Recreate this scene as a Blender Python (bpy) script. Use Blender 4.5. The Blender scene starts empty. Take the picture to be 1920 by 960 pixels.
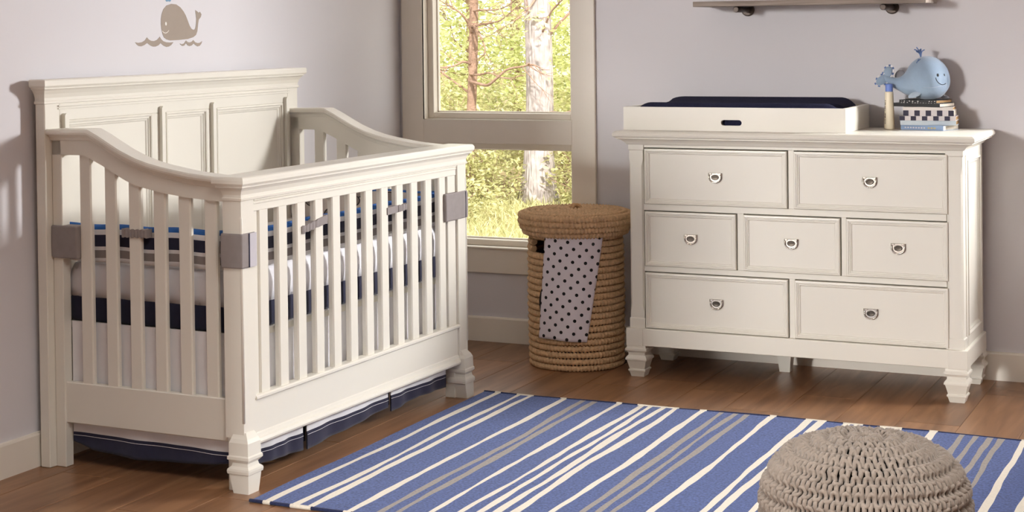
import bpy, bmesh, math, random
from math import sin, cos, pi, radians, sqrt
from mathutils import Vector, Matrix

# ------------------------------------------------------------------ camera, world, lights
scene = bpy.context.scene
COL = scene.collection
random.seed(7)

CAM_YAW, CAM_PITCH, CAM_ROLL = 0.4473, -0.0162, -0.0124
def make_camera():
    cd = bpy.data.cameras.new('camera')
    co = bpy.data.objects.new('camera', cd)
    COL.objects.link(co)
    cy, sy = cos(CAM_YAW), sin(CAM_YAW)
    r = Vector((cy, sy, 0)); f = Vector((-sy, cy, 0)); u = Vector((0, 0, 1))
    f2 = f*cos(CAM_PITCH) + u*sin(CAM_PITCH); u2 = u*cos(CAM_PITCH) - f*sin(CAM_PITCH)
    r3 = r*cos(CAM_ROLL) + u2*sin(CAM_ROLL); u3 = u2*cos(CAM_ROLL) - r*sin(CAM_ROLL)
    m = Matrix((r3, u3, -f2)).transposed().to_4x4()
    m.translation = (3.4597, -6.4293, 1.3279)
    co.matrix_world = m
    cd.sensor_fit = 'HORIZONTAL'; cd.sensor_width = 36.0
    cd.lens = 3144.2/1920*36.0
    cd.shift_x = (960-898.58)/1920
    cd.shift_y = (106.69-480)/1920
    cd.clip_end = 200
    scene.camera = co
make_camera()

world = bpy.data.worlds.new('world'); scene.world = world
world.use_nodes = True
bg = world.node_tree.nodes['Background']
bg.inputs['Color'].default_value = (1.0, 0.985, 0.97, 1)
bg.inputs['Strength'].default_value = 2.4

def sun_light():
    l = bpy.data.lights.new('sun', 'SUN'); l.energy = 6.5; l.angle = radians(2); l.color = (1, .96, .88)
    o = bpy.data.objects.new('sun', l); COL.objects.link(o)
    d = Vector((-.45, .62, -.66)).normalized()
    o.rotation_euler = d.to_track_quat('-Z', 'Y').to_euler(); o.location = (6, -8, 12)
sun_light()

def area(name, loc, target, sx, sy, power, color, spread=pi):
    l = bpy.data.lights.new(name, 'AREA'); l.shape = 'RECTANGLE'; l.size = sx; l.size_y = sy
    l.energy = power; l.color = color; l.spread = spread
    o = bpy.data.objects.new(name, l); COL.objects.link(o); o.location = loc
    o.rotation_euler = (Vector(target)-Vector(loc)).to_track_quat('-Z', 'Y').to_euler()
    return o
area('key_light_side_window', (4.05, .34, 1.78), (0.3, -1.8, 0.9), .45, .45, 26, (1, 1, 1), radians(80))
area('front_fill_light', (-4.9, -20, 3.3), (1.2, -1.5, .8), 1.9, 1.9, 78, (1, .985, .965), radians(40))  # distant fill lamp outside, shining through the opening added in the front wall
area('ceiling_fill_light', (2.8, -4.3, 2.70), (2.8, -4.3, 0), 1.6, 1.6, 68, (1, .98, .95), radians(130))  # unseen overhead lamp, added as soft ambient fill for the closed room

vs = scene.view_settings
vs.view_transform = 'Standard'; vs.look = 'None'; vs.gamma = 1.0; vs.use_curve_mapping = False
vs.exposure = 0.28

# ------------------------------------------------------------------ materials
def lin(c):
    out = []
    for v in c:
        v = v/255.0
        out.append(v/12.92 if v <= .04045 else ((v+.055)/1.055)**2.4)
    return out
MATS = {}
def mat(name, rgb, rough=.5, spec=.5, metal=0.0, bump=None, var=None, sheen=0.0, coat=0.0, island=0.0):
    """bump=(scale,strength,distance)  var=(scale,amount) brightness noise"""
    if name in MATS: return MATS[name]
    m = bpy.data.materials.new(name); m.use_nodes = True
    nt = m.node_tree; b = nt.nodes['Principled BSDF']
    c = lin(rgb)+[1.0]
    b.inputs['Base Color'].default_value = c
    b.inputs['Roughness'].default_value = rough
    b.inputs['Specular IOR Level'].default_value = spec
    b.inputs['Metallic'].default_value = metal
    if sheen: b.inputs['Sheen Weight'].default_value = sheen
    if coat: b.inputs['Coat Weight'].default_value = coat; b.inputs['Coat Roughness'].default_value = .15
    tc = nt.nodes.new('ShaderNodeTexCoord')
    if var:
        n = nt.nodes.new('ShaderNodeTexNoise'); n.inputs['Scale'].default_value = var[0]; n.inputs['Detail'].default_value = 6
        nt.links.new(tc.outputs['Object'], n.inputs['Vector'])
        mr = nt.nodes.new('ShaderNodeMapRange'); mr.inputs['From Min'].default_value = .3; mr.inputs['From Max'].default_value = .7
        mr.inputs['To Min'].default_value = 1-var[1]; mr.inputs['To Max'].default_value = 1+var[1]
        nt.links.new(n.outputs['Fac'], mr.inputs['Value'])
        last = mr.outputs['Result']
        hs = nt.nodes.new('ShaderNodeHueSaturation'); hs.inputs['Color'].default_value = c
        nt.links.new(last, hs.inputs['Value'])
        nt.links.new(hs.outputs['Color'], b.inputs['Base Color'])
    if bump:
        n2 = nt.nodes.new('ShaderNodeTexNoise'); n2.inputs['Scale'].default_value = bump[0]; n2.inputs['Detail'].default_value = 4
        nt.links.new(tc.outputs['Object'], n2.inputs['Vector'])
        bp = nt.nodes.new('ShaderNodeBump'); bp.inputs['Strength'].default_value = bump[1]; bp.inputs['Distance'].default_value = bump[2]
        nt.links.new(n2.outputs['Fac'], bp.inputs['Height']); nt.links.new(bp.outputs['Normal'], b.inputs['Normal'])
    MATS[name] = m
    return m

PAINT = mat('cream_paint', (231, 226, 214), .32, .45, bump=(60, .05, .001), var=(3, .012))
TRIM = mat('trim_paint', (238, 230, 217), .45, .4, bump=(45, .06, .001), var=(4, .02))
WALL = mat('lilac_wall_paint', (221, 218, 221), .85, .2, bump=(90, .08, .0008), var=(1.3, .015))
CEIL = mat('ceiling_paint', (225, 222, 218), .9, .2, bump=(90, .08, .001))
NICKEL = mat('brushed_nickel', (186, 178, 168), .27, .5, metal=1.0, var=(40, .05))
DARKCUP = mat('dark_nickel', (70, 64, 58), .3, .5, metal=1.0, var=(60, .05))
DARK = mat('dark_gap', (35, 30, 28), .9, .1, var=(10, .05))
NAVY = mat('navy_fabric', (46, 46, 68), .9, .2, bump=(500, .3, .001), var=(40, .08), sheen=.2)
NAVYT = mat('navy_terry', (40, 41, 64), .95, .15, bump=(320, .9, .003), var=(150, .18))
WHITEF = mat('white_fabric', (236, 234, 236), .9, .2, bump=(350, .15, .001), var=(20, .02))
GRAYF = mat('gray_fabric', (148, 140, 138), .9, .2, bump=(400, .25, .001), var=(40, .05))
BLUEF = mat('blue_piping', (52, 104, 178), .8, .3, bump=(400, .2, .001), var=(40, .06))
COIL = mat('seagrass_coil', (212, 176, 136), .8, .25, bump=(160, .6, .002), var=(70, .18))
YARN = mat('taupe_cotton_yarn', (146, 134, 123), .95, .15, bump=(420, .5, .0015), var=(60, .12), sheen=.2)
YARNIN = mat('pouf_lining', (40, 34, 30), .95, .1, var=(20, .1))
SHELFW = None
BLACKP = mat('black_print', (28, 27, 30), .6, .3, var=(60, .1))
DECAL = mat('decal_taupe', (166, 153, 141), .8, .2, var=(30, .02))
DECALW = mat('decal_white', (240, 236, 230), .8, .2, var=(30, .02))
DECALB = mat('decal_blue', (128, 166, 196), .8, .2, var=(30, .02))
PLUSH = mat('pale_blue_plush', (148, 168, 190), .95, .15, bump=(380, .6, .0015), var=(25, .06), sheen=.5)
PLUSHB = mat('pale_belly_plush', (176, 190, 206), .95, .15, bump=(380, .6, .0015), var=(25, .05), sheen=.5)
PLUSHG = mat('gray_plush', (150, 148, 152), .95, .15, bump=(380, .6, .0015), var=(25, .05), sheen=.5)
TUFT = mat('blue_yarn', (106, 130, 178), .9, .2, bump=(600, .5, .001), var=(90, .2))
CAPB = mat('blue_plastic_cap', (108, 134, 208), .4, .5, var=(30, .02))
PAPER = mat('book_pages', (216, 206, 190), .9, .2, bump=(300, .3, .0006), var=(120, .08))
KRAFT = mat('kraft_pages', (176, 142, 100), .9, .2, bump=(300, .3, .0006), var=(120, .1))
BOOKB = mat('blue_cover', (136, 158, 190), .5, .4, var=(40, .06))
BOOKG = mat('pale_gray_blue_cover', (190, 200, 208), .5, .4, var=(40, .04))
BOOKW = mat('white_cover', (226, 218, 212), .55, .4, var=(40, .03))
INK = mat('navy_ink', (52, 48, 66), .6, .3, var=(50, .05))
PALE = mat('pale_print', (214, 206, 206), .6, .3, var=(50, .04))
BRACK = mat('dark_iron', (78, 68, 62), .45, .5, metal=.7, bump=(120, .3, .001), var=(60, .1))
BARKL = mat('pale_bark', (170, 159, 158), .95, .1, var=(9, .25))
BARKD = mat('brown_bark', (150, 122, 106), .95, .1, bump=(30, .8, .02), var=(12, .2))

def bark_detail(m, sx):
    nt = m.node_tree; b = nt.nodes['Principled BSDF']
    tc = nt.nodes.new('ShaderNodeTexCoord'); mp = nt.nodes.new('ShaderNodeMapping')
    mp.inputs['Scale'].default_value = (sx, sx, sx*.18)
    v = nt.nodes.new('ShaderNodeTexVoronoi'); v.feature = 'DISTANCE_TO_EDGE'; v.inputs['Scale'].default_value = 1.0
    nt.links.new(tc.outputs['Object'], mp.inputs['Vector']); nt.links.new(mp.outputs['Vector'], v.inputs['Vector'])
    bp = nt.nodes.new('ShaderNodeBump'); bp.inputs['Strength'].default_value = 1.0; bp.inputs['Distance'].default_value = .03
    nt.links.new(v.outputs['Distance'], bp.inputs['Height']); nt.links.new(bp.outputs['Normal'], b.inputs['Normal'])
bark_detail(BARKL, 26)

def leaf_mat(name, c1, c2):
    m = bpy.data.materials.new(name); m.use_nodes = True; nt = m.node_tree
    b = nt.nodes['Principled BSDF']; out = nt.nodes['Material Output']
    g = nt.nodes.new('ShaderNodeNewGeometry'); r = nt.nodes.new('ShaderNodeMix'); r.data_type = 'RGBA'
    nt.links.new(g.outputs['Random Per Island'], r.inputs['Factor'])
    r.inputs['A'].default_value = lin(c1)+[1]; r.inputs['B'].default_value = lin(c2)+[1]
    b.inputs['Roughness'].default_value = .6
    nt.links.new(r.outputs['Result'], b.inputs['Base Color'])
    t = nt.nodes.new('ShaderNodeBsdfTranslucent'); nt.links.new(r.outputs['Result'], t.inputs['Color'])
    mx = nt.nodes.new('ShaderNodeMixShader'); mx.inputs['Fac'].default_value = .45
    nt.links.new(b.outputs['BSDF'], mx.inputs[1]); nt.links.new(t.outputs['BSDF'], mx.inputs[2])
    nt.links.new(mx.outputs['Shader'], out.inputs['Surface'])
    return m
LEAF1 = leaf_mat('spring_leaf', (178, 184, 104), (240, 242, 190))
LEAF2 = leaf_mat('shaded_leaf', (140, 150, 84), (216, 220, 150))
LEAF3 = leaf_mat('shrub_leaf', (150, 148, 92), (226, 222, 166))
GRASS = leaf_mat('meadow_grass', (168, 166, 112), (230, 224, 176))
SOIL = mat('leaf_litter_soil', (150, 132, 100), .95, .1, bump=(12, 1, .05), var=(6, .3))

def glass_mat():
    m = bpy.data.materials.new('window_glass'); m.use_nodes = True; nt = m.node_tree
    nt.nodes.remove(nt.nodes['Principled BSDF']); out = nt.nodes['Material Output']
    t = nt.nodes.new('ShaderNodeBsdfTransparent'); g = nt.nodes.new('ShaderNodeBsdfGlossy'); g.inputs['Roughness'].default_value = .02
    t.inputs['Color'].default_value = (.97, .98, .97, 1)
    mx = nt.nodes.new('ShaderNodeMixShader'); mx.inputs['Fac'].default_value = .05
    nt.links.new(t.outputs['BSDF'], mx.inputs[1]); nt.links.new(g.outputs['BSDF'], mx.inputs[2])
    nt.links.new(mx.outputs['Shader'], out.inputs['Surface'])
    return m
GLASS = glass_mat()

def wood_mat(name, c1, c2, rough, axis, scale=1.0, rnd=.12):
    """grain stretched along axis (0 x, 1 y), brightness shifts per object"""
    m = bpy.data.materials.new(name); m.use_nodes = True; nt = m.node_tree; b = nt.nodes['Principled BSDF']
    tc = nt.nodes.new('ShaderNodeTexCoord'); oi = nt.nodes.new('ShaderNodeObjectInfo')
    add = nt.nodes.new('ShaderNodeVectorMath'); add.operation = 'MULTIPLY_ADD'
    cmb = nt.nodes.new('ShaderNodeCombineXYZ')
    for k in range(3): nt.links.new(oi.outputs['Random'], cmb.inputs[k])
    nt.links.new(cmb.outputs['Vector'], add.inputs[0]); add.inputs[1].default_value = (37, 53, 11)
    nt.links.new(tc.outputs['Object'], add.inputs[2])
    mp = nt.nodes.new('ShaderNodeMapping'); s = [14*scale]*3; s[axis] = 1.1*scale
    mp.inputs['Scale'].default_value = s
    nt.links.new(add.outputs['Vector'], mp.inputs['Vector'])
    n = nt.nodes.new('ShaderNodeTexNoise'); n.inputs['Scale'].default_value = 1.6; n.inputs['Detail'].default_value = 9; n.inputs['Distortion'].default_value = .8
    nt.links.new(mp.outputs['Vector'], n.inputs['Vector'])
    cr = nt.nodes.new('ShaderNodeValToRGB'); cr.color_ramp.elements[0].position = .32; cr.color_ramp.elements[1].position = .72
    cr.color_ramp.elements[0].color = lin(c1)+[1]; cr.color_ramp.elements[1].color = lin(c2)+[1]
    nt.links.new(n.outputs['Fac'], cr.inputs['Fac'])
    mr = nt.nodes.new('ShaderNodeMapRange'); mr.inputs['To Min'].default_value = 1-rnd; mr.inputs['To Max'].default_value = 1+rnd
    nt.links.new(oi.outputs['Random'], mr.inputs['Value'])
    hs = nt.nodes.new('ShaderNodeHueSaturation'); nt.links.new(cr.outputs['Color'], hs.inputs['Color']); nt.links.new(mr.outputs['Result'], hs.inputs['Value'])
    nt.links.new(hs.outputs['Color'], b.inputs['Base Color'])
    b.inputs['Roughness'].default_value = rough
    bp = nt.nodes.new('ShaderNodeBump'); bp.inputs['Strength'].default_value = .12; bp.inputs['Distance'].default_value = .001
    nt.links.new(n.outputs['Fac'], bp.inputs['Height']); nt.links.new(bp.outputs['Normal'], b.inputs['Normal'])
    return m
FLOORW = wood_mat('oak_floor', (116, 80, 54), (158, 116, 82), .36, 1)
SHELFW = wood_mat('weathered_shelf_wood', (112, 100, 92), (166, 152, 140), .7, 0, 1.6)

def rug_mat(name, rgb, amt=.14):
    m = mat(name, rgb, .95, .1, bump=(500, .8, .002), var=(130, amt), sheen=.15)
    return m
RUGB = rug_mat('rug_blue_wool', (80, 97, 148), .42)
RUGW = rug_mat('rug_ivory_wool', (236, 228, 212), .05)
RUGG = rug_mat('rug_gray_wool', (158, 150, 142), .14)
RUGN = rug_mat('rug_navy_binding', (44, 50, 82), .2)

def dots_mat():
    m = bpy.data.materials.new('polka_dot_cotton'); m.use_nodes = True; nt = m.node_tree; b = nt.nodes['Principled BSDF']
    uv = nt.nodes.new('ShaderNodeUVMap'); sp = nt.nodes.new('ShaderNodeSeparateXYZ'); nt.links.new(uv.outputs['UV'], sp.inputs['Vector'])
    def M(op, a, b_=None, c=None):
        n = nt.nodes.new('ShaderNodeMath'); n.operation = op
        for i, x in enumerate((a, b_, c)):
            if x is None: continue
            if isinstance(x, (int, float)): n.inputs[i].default_value = x
            else: nt.links.new(x, n.inputs[i])
        return n.outputs[0]
    # uv are metres; rotated lattice
    u, v = sp.outputs['X'], sp.outputs['Y']
    a = radians(-5); P = .025
    ur = M('ADD', M('MULTIPLY', u, cos(a)/P), M('MULTIPLY', v, sin(a)/P))
    vr = M('ADD', M('MULTIPLY', u, -sin(a)/P), M('MULTIPLY', v, cos(a)/P))
    p = M('ADD', ur, vr); q = M('SUBTRACT', ur, vr)   # diagonal lattice
    fp = M('SUBTRACT', M('FRACT', M('MULTIPLY', p, .5)), .5); fq = M('SUBTRACT', M('FRACT', M('MULTIPLY', q, .5)), .5)
    d = M('SQRT', M('ADD', M('MULTIPLY', fp, fp), M('MULTIPLY', fq, fq)))
    f = M('LESS_THAN', d, .185)
    mx = nt.nodes.new('ShaderNodeMix'); mx.data_type = 'RGBA'; nt.links.new(f, mx.inputs['Factor'])
    mx.inputs['A'].default_value = lin((224, 216, 222))+[1]; mx.inputs['B'].default_value = lin((24, 22, 24))+[1]
    nt.links.new(mx.outputs['Result'], b.inputs['Base Color']); b.inputs['Roughness'].default_value = .9
    return m
DOTS = dots_mat()

def motif_mat():
    """off-white fabric printed with soft grey rounded motifs"""
    m = bpy.data.materials.new('printed_bumper_lining'); m.use_nodes = True; nt = m.node_tree; b = nt.nodes['Principled BSDF']
    tc = nt.nodes.new('ShaderNodeTexCoord'); mp = nt.nodes.new('ShaderNodeMapping'); mp.inputs['Scale'].default_value = (13, 13, 15)
    nt.links.new(tc.outputs['Object'], mp.inputs['Vector'])
    v = nt.nodes.new('ShaderNodeTexVoronoi'); v.inputs['Scale'].default_value = 1.0; nt.links.new(mp.outputs['Vector'], v.inputs['Vector'])
    cr = nt.nodes.new('ShaderNodeValToRGB'); cr.color_ramp.interpolation = 'CONSTANT'; e = cr.color_ramp.elements
    e[0].position = 0; e[0].color = lin((142, 132, 126))+[1]; e[1].position = .34; e[1].color = lin((60, 54, 56))+[1]
    x = e.new(.40); x.color = lin((214, 204, 196))+[1]
    nt.links.new(v.outputs['Distance'], cr.inputs['Fac']); nt.links.new(cr.outputs['Color'], b.inputs['Base Color']); b.inputs['Roughness'].default_value = .9
    return m
MOTIF = motif_mat()

def sheet_mat():
    m = bpy.data.materials.new('printed_crib_sheet'); m.use_nodes = True; nt = m.node_tree; b = nt.nodes['Principled BSDF']
    tc = nt.nodes.new('ShaderNodeTexCoord'); mp = nt.nodes.new('ShaderNodeMapping'); mp.inputs['Scale'].default_value = (17, 17, 12)
    nt.links.new(tc.outputs['Object'], mp.inputs['Vector'])
    v = nt.nodes.new('ShaderNodeTexVoronoi'); v.inputs['Scale'].default_value = 1.0; nt.links.new(mp.outputs['Vector'], v.inputs['Vector'])
    cr = nt.nodes.new('ShaderNodeValToRGB'); e = cr.color_ramp.elements
    e[0].position = .13; e[0].color = lin((196, 194, 198))+[1]; e[1].position = .17; e[1].color = lin((234, 232, 236))+[1]
    nt.links.new(v.outputs['Distance'], cr.inputs['Fac']); nt.links.new(cr.outputs['Color'], b.inputs['Base Color']); b.inputs['Roughness'].default_value = .9
    return m
SHEET = sheet_mat()

def anchor_mat():
    m = bpy.data.materials.new('black_patterned_cover'); m.use_nodes = True; nt = m.node_tree; b = nt.nodes['Principled BSDF']
    tc = nt.nodes.new('ShaderNodeTexCoord'); mp = nt.nodes.new('ShaderNodeMapping'); mp.inputs['Scale'].default_value = (90, 90, 160)
    nt.links.new(tc.outputs['Object'], mp.inputs['Vector'])
    v = nt.nodes.new('ShaderNodeTexVoronoi'); v.inputs['Randomness'].default_value = .25; v.inputs['Scale'].default_value = 1; nt.links.new(mp.outputs['Vector'], v.inputs['Vector'])
    cr = nt.nodes.new('ShaderNodeValToRGB'); cr.color_ramp.interpolation = 'CONSTANT'; e = cr.color_ramp.elements
    e[0].position = 0; e[0].color = lin((226, 222, 218))+[1]; e[1].position = .3; e[1].color = lin((26, 24, 26))+[1]
    nt.links.new(v.outputs['Distance'], cr.inputs['Fac']); nt.links.new(cr.outputs['Color'], b.inputs['Base Color'])
    b.inputs['Roughness'].default_value = .6
    return m
ANCHOR = anchor_mat()

def bottle_mat():
    """cream plastic with a narrow column of dark small print on one side"""
    m = bpy.data.materials.new('cream_plastic_printed'); m.use_nodes = True; nt = m.node_tree; b = nt.nodes['Principled BSDF']
    tc = nt.nodes.new('ShaderNodeTexCoord'); sp = nt.nodes.new('ShaderNodeSeparateXYZ'); nt.links.new(tc.outputs['Object'], sp.inputs['Vector'])
    def M(op, a, b_):
        n = nt.nodes.new('ShaderNodeMath'); n.operation = op
        for i, x in enumerate((a, b_)):
            if isinstance(x, (int, float)): n.inputs[i].default_value = x
            else: nt.links.new(x, n.inputs[i])
        return n.outputs[0]
    mp = nt.nodes.new('ShaderNodeMapping'); mp.inputs['Scale'].default_value = (260, 260, 210); nt.links.new(tc.outputs['Object'], mp.inputs['Vector'])
    n = nt.nodes.new('ShaderNodeTexNoise'); n.inputs['Scale'].default_value = 1; nt.links.new(mp.outputs['Vector'], n.inputs['Vector'])
    ink = M('GREATER_THAN', n.outputs['Fac'], .47)
    f = M('MULTIPLY', ink, M('MULTIPLY', M('LESS_THAN', sp.outputs['X'], -.0105), M('MULTIPLY', M('GREATER_THAN', sp.outputs['X'], -.0155), M('MULTIPLY', M('GREATER_THAN', sp.outputs['Z'], .02), M('LESS_THAN', sp.outputs['Z'], .11)))))
    f = M('MULTIPLY', f, M('LESS_THAN', sp.outputs['Y'], 0))
    mx = nt.nodes.new('ShaderNodeMix'); mx.data_type = 'RGBA'; nt.links.new(f, mx.inputs['Factor'])
    mx.inputs['A'].default_value = lin((238, 226, 200))+[1]; mx.inputs['B'].default_value = lin((70, 66, 66))+[1]
    nt.links.new(mx.outputs['Result'], b.inputs['Base Color']); b.inputs['Roughness'].default_value = .4
    return m
BOTTLE = bottle_mat()

# ------------------------------------------------------------------ mesh helpers
class MB:
    def __init__(self): self.v = []; self.f = []; self.m = []; self.s = []
    def add(self, verts, faces, mi=0, smooth=False):
        o = len(self.v); self.v += [tuple(p) for p in verts]
        for f in faces:
            self.f.append(tuple(i+o for i in f)); self.m.append(mi); self.s.append(smooth)
    def box(self, x0, x1, y0, y1, z0, z1, c=.0015, mi=0):
        if x1 < x0: x0, x1 = x1, x0
        if y1 < y0: y0, y1 = y1, y0
        if z1 < z0: z0, z1 = z1, z0
        h = ((x1-x0)/2, (y1-y0)/2, (z1-z0)/2); C = ((x0+x1)/2, (y0+y1)/2, (z0+z1)/2)
        c = min(c, h[0]*.45, h[1]*.45, h[2]*.45)
        if c <= 0:
            V = [(C[0]+a*h[0], C[1]+b*h[1], C[2]+d*h[2]) for a in (-1, 1) for b in (-1, 1) for d in (-1, 1)]
            self.add(V, [(0, 1, 3, 2), (4, 6, 7, 5), (0, 4, 5, 1), (2, 3, 7, 6), (0, 2, 6, 4), (1, 5, 7, 3)], mi); return
        V = []; ix = {}
        for a in (-1, 1):
            for b in (-1, 1):
                for d in (-1, 1):
                    s = (a, b, d)
                    for k in range(3):
                        p = [C[i]+s[i]*(h[i]-(0 if i == k else c)) for i in range(3)]
                        ix[(s, k)] = len(V); V.append(tuple(p))
        F = []
        for k in range(3):
            i, j = [q for q in range(3) if q != k]
            for sg in (-1, 1):
                q = []
                for (a, b) in ((-1, -1), (1, -1), (1, 1), (-1, 1)):
                    s = [0]*3; s[k] = sg; s[i] = a; s[j] = b; q.append(ix[(tuple(s), k)])
                F.append(q)
        for k in range(3):           # edges running along axis k
            i, j = [q for q in range(3) if q != k]
            for a in (-1, 1):
                for b in (-1, 1):
                    s0 = [0]*3; s0[i] = a; s0[j] = b; s1 = list(s0); s0[k] = -1; s1[k] = 1; s0 = tuple(s0); s1 = tuple(s1)
                    F.append([ix[(s0, i)], ix[(s1, i)], ix[(s1, j)], ix[(s0, j)]])
        for a in (-1, 1):
            for b in (-1, 1):
                for d in (-1, 1): F.append([ix[((a, b, d), k)] for k in range(3)])
        out = []
        for f in F:
            p = [Vector(V[i]) for i in f]; n = (p[1]-p[0]).cross(p[2]-p[0])
            mid = sum(p, Vector())/len(p)
            if n.dot(mid-Vector(C)) < 0: f = f[::-1]
            out.append(f)
        self.add(V, out, mi)
    def loops(self, L, cap0=True, cap1=True, mi=0, smooth=False, mis=None):
        """L: list of closed loops with equal point counts"""
        n = len(L[0]); V = [p for l in L for p in l]; F = []; MI = []
        o = len(self.v); self.v += [tuple(p) for p in V]
        for k in range(len(L)-1):
            for i in range(n):
                j = (i+1) % n
                self.f.append((o+k*n+i, o+k*n+j, o+(k+1)*n+j, o+(k+1)*n+i)); self.m.append(mis[k] if mis else mi); self.s.append(smooth)
        if cap0: self.f.append(tuple(o+i for i in range(n))[::-1]); self.m.append(mi if not mis else mis[0]); self.s.append(False)
        if cap1: self.f.append(tuple(o+(len(L)-1)*n+i for i in range(n))); self.m.append(mi if not mis else mis[-1]); self.s.append(False)
    def sqlathe(self, cx, cy, prof, mi=0):
        self.loops([[(cx-h, cy-h, z), (cx+h, cy-h, z), (cx+h, cy+h, z), (cx-h, cy+h, z)] for z, h in prof], mi=mi)
    def crown(self, x0, x1, y0, y1, prof, ox=(1, 1), oy=(1, 1), mi=0):
        """mitred moulding: prof list of (overhang, z)"""
        self.loops([[(x0-o*ox[0], y0-o*oy[0], z), (x1+o*ox[1], y0-o*oy[0], z), (x1+o*ox[1], y1+o*oy[1], z), (x0-o*ox[0], y1+o*oy[1], z)] for o, z in prof], mi=mi)
    def tube(self, path, r, n=8, closed=False, mi=0, smooth=True, caps=True):
        path = [Vector(p) for p in path]; N = len(path); L = []
        ref = Vector((0, 0, 1))
        prev = None
        for i, p in enumerate(path):
            if closed: t = path[(i+1) % N]-path[i-1]
            else: t = path[min(i+1, N-1)]-path[max(i-1, 0)]
            t.normalize()
            if prev is None:
                a = ref if abs(t.dot(ref)) < .9 else Vector((1, 0, 0))
                u = t.cross(a).normalized()
            else:
                u = prev-t*prev.dot(t)
                u = u.normalized() if u.length > 1e-6 else t.orthogonal().normalized()
            prev = u; w = t.cross(u)
            rr = r[i] if isinstance(r, (list, tuple)) else r
            L.append([p+u*rr*cos(2*pi*k/n)+w*rr*sin(2*pi*k/n) for k in range(n)])
        if closed:
            L.append(L[0]); self.loops(L, False, False, mi, smooth)
        else: self.loops(L, caps, caps, mi, smooth)
    def lathe(self, cx, cy, prof, n=32, mi=0, smooth=True, mis=None):
        self.loops([[(cx+r*cos(2*pi*k/n), cy+r*sin(2*pi*k/n), z) for k in range(n)] for r, z in prof], True, True, mi, smooth, mis)
    def prism(self, pts, axis, a, b, mi=0):
        """polygon pts in the two other axes extruded from a to b along axis"""
        def P(p, t):
            q = [0, 0, 0]; k = [i for i in range(3) if i != axis]; q[k[0]] = p[0]; q[k[1]] = p[1]; q[axis] = t; return tuple(q)
        self.loops([[P(p, a) for p in pts], [P(p, b) for p in pts]], mi=mi)
    def build(self, name, mats, parent=None, fix=True):
        me = bpy.data.meshes.new(name); me.from_pydata(self.v, [], self.f)
        if not isinstance(mats, (list, tuple)): mats = [mats]
        for m in mats: me.materials.append(m)
        me.polygons.foreach_set('material_index', self.m); me.polygons.foreach_set('use_smooth', self.s)
        if fix:
            bm = bmesh.new(); bm.from_mesh(me); bmesh.ops.recalc_face_normals(bm, faces=bm.faces); bm.to_mesh(me); bm.free()
        me.update()
        o = bpy.data.objects.new(name, me); COL.objects.link(o)
        if parent is not None: o.parent = parent
        return o
def tag(o, label, cat, group=None, kind=None):
    if label: o['label'] = label
    if cat: o['category'] = cat
    if group: o['group'] = group
    if kind: o['kind'] = kind
    return o
def struct(o): o['kind'] = 'structure'; return o
def empty(name, loc, rz=0):
    o = bpy.data.objects.new(name, None); COL.objects.link(o); o.location = loc; o.rotation_euler = (0, 0, rz); o.empty_display_size = .05
    return o
def bx(name, m, parent, *a, c=.0015):
    b = MB(); b.box(*a, c=c); return b.build(name, m, parent, fix=False)
def interp(pts, x):
    for (a, b), (c, d) in zip(pts, pts[1:]):
        if x <= c: return b+(d-b)*(x-a)/(c-a) if c != a else b
    return pts[-1][1]
def smooth_curve(pts, n):
    """Catmull-Rom through pts"""
    out = []; P = [Vector(p) for p in pts]; m = len(P)
    for i in range(m-1):
        p0 = P[max(i-1, 0)]; p1 = P[i]; p2 = P[i+1]; p3 = P[min(i+2, m-1)]
        for k in range(n):
            t = k/n
            out.append(.5*((2*p1)+(p2-p0)*t+(2*p0-5*p1+4*p2-p3)*t*t+(3*p1-p0-3*p2+p3)*t*t*t))
    out.append(P[-1]); return out

# ------------------------------------------------------------------ room shell
WX, WY = -.015, .015            # wall planes (baseboards stand 15 mm proud)
YEND = -2.78
b = MB(); b.box(WX-.12, WX, YEND, WY+.15, 0, 2.72, c=0)
wl = struct(b.build('wall_left', WALL, fix=False))
b = MB()
ox0, ox1, oz0, oz1 = .045, .855, .34, 2.16
SW0, SW1 = 2.80, 4.5          # side window further right along the back wall
b.box(WX-.12, ox0, WY, WY+.15, 0, 2.72, c=0); b.box(ox1, SW0, WY, WY+.15, 0, 2.72, c=0)
b.box(SW1, 5.2, WY, WY+.15, 0, 2.72, c=0); b.box(SW0, SW1, WY, WY+.15, 0, .75, c=0); b.box(SW0, SW1, WY, WY+.15, 2.4, 2.72, c=0)
b.box(ox0, ox1, WY, WY+.15, 0, oz0, c=0); b.box(ox0, ox1, WY, WY+.15, oz1, 2.72, c=0)
wb = struct(b.build('wall_back', WALL, fix=False))
b = MB(); b.box(-5, 5.3, -10.6, WY+.15, 2.72, 2.82, c=0); struct(b.build('ceiling', CEIL, fix=False))
b = MB(); b.box(5.2, 5.3, -10.6, WY+.15, 0, 2.72, c=0); struct(b.build('wall_right', WALL, fix=False))
b = MB(); b.box(-5, -4.3, -10.6, -10.5, 0, 2.72, c=0); b.box(-.2, 5.2, -10.6, -10.5, 0, 2.72, c=0); b.box(-4.3, -.2, -10.6, -10.5, 0, .3, c=0)  # opening added to let the distant fill lamp in
struct(b.build('wall_front', WALL, fix=False))
b = MB(); b.box(-1.3, .12, -4.55, -4.45, 0, 1.38, c=0); struct(b.build('light_block_wall', WALL, fix=False))  # unseen low wall, added to keep the front fill off the crib side
b = MB(); b.box(-5, -4.9, -10.5, YEND, 0, 2.72, c=0); b.box(-5, WX-.12, YEND, YEND+.12, 0, 2.72, c=0); struct(b.build('wall_alcove', WALL, fix=False))
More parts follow.
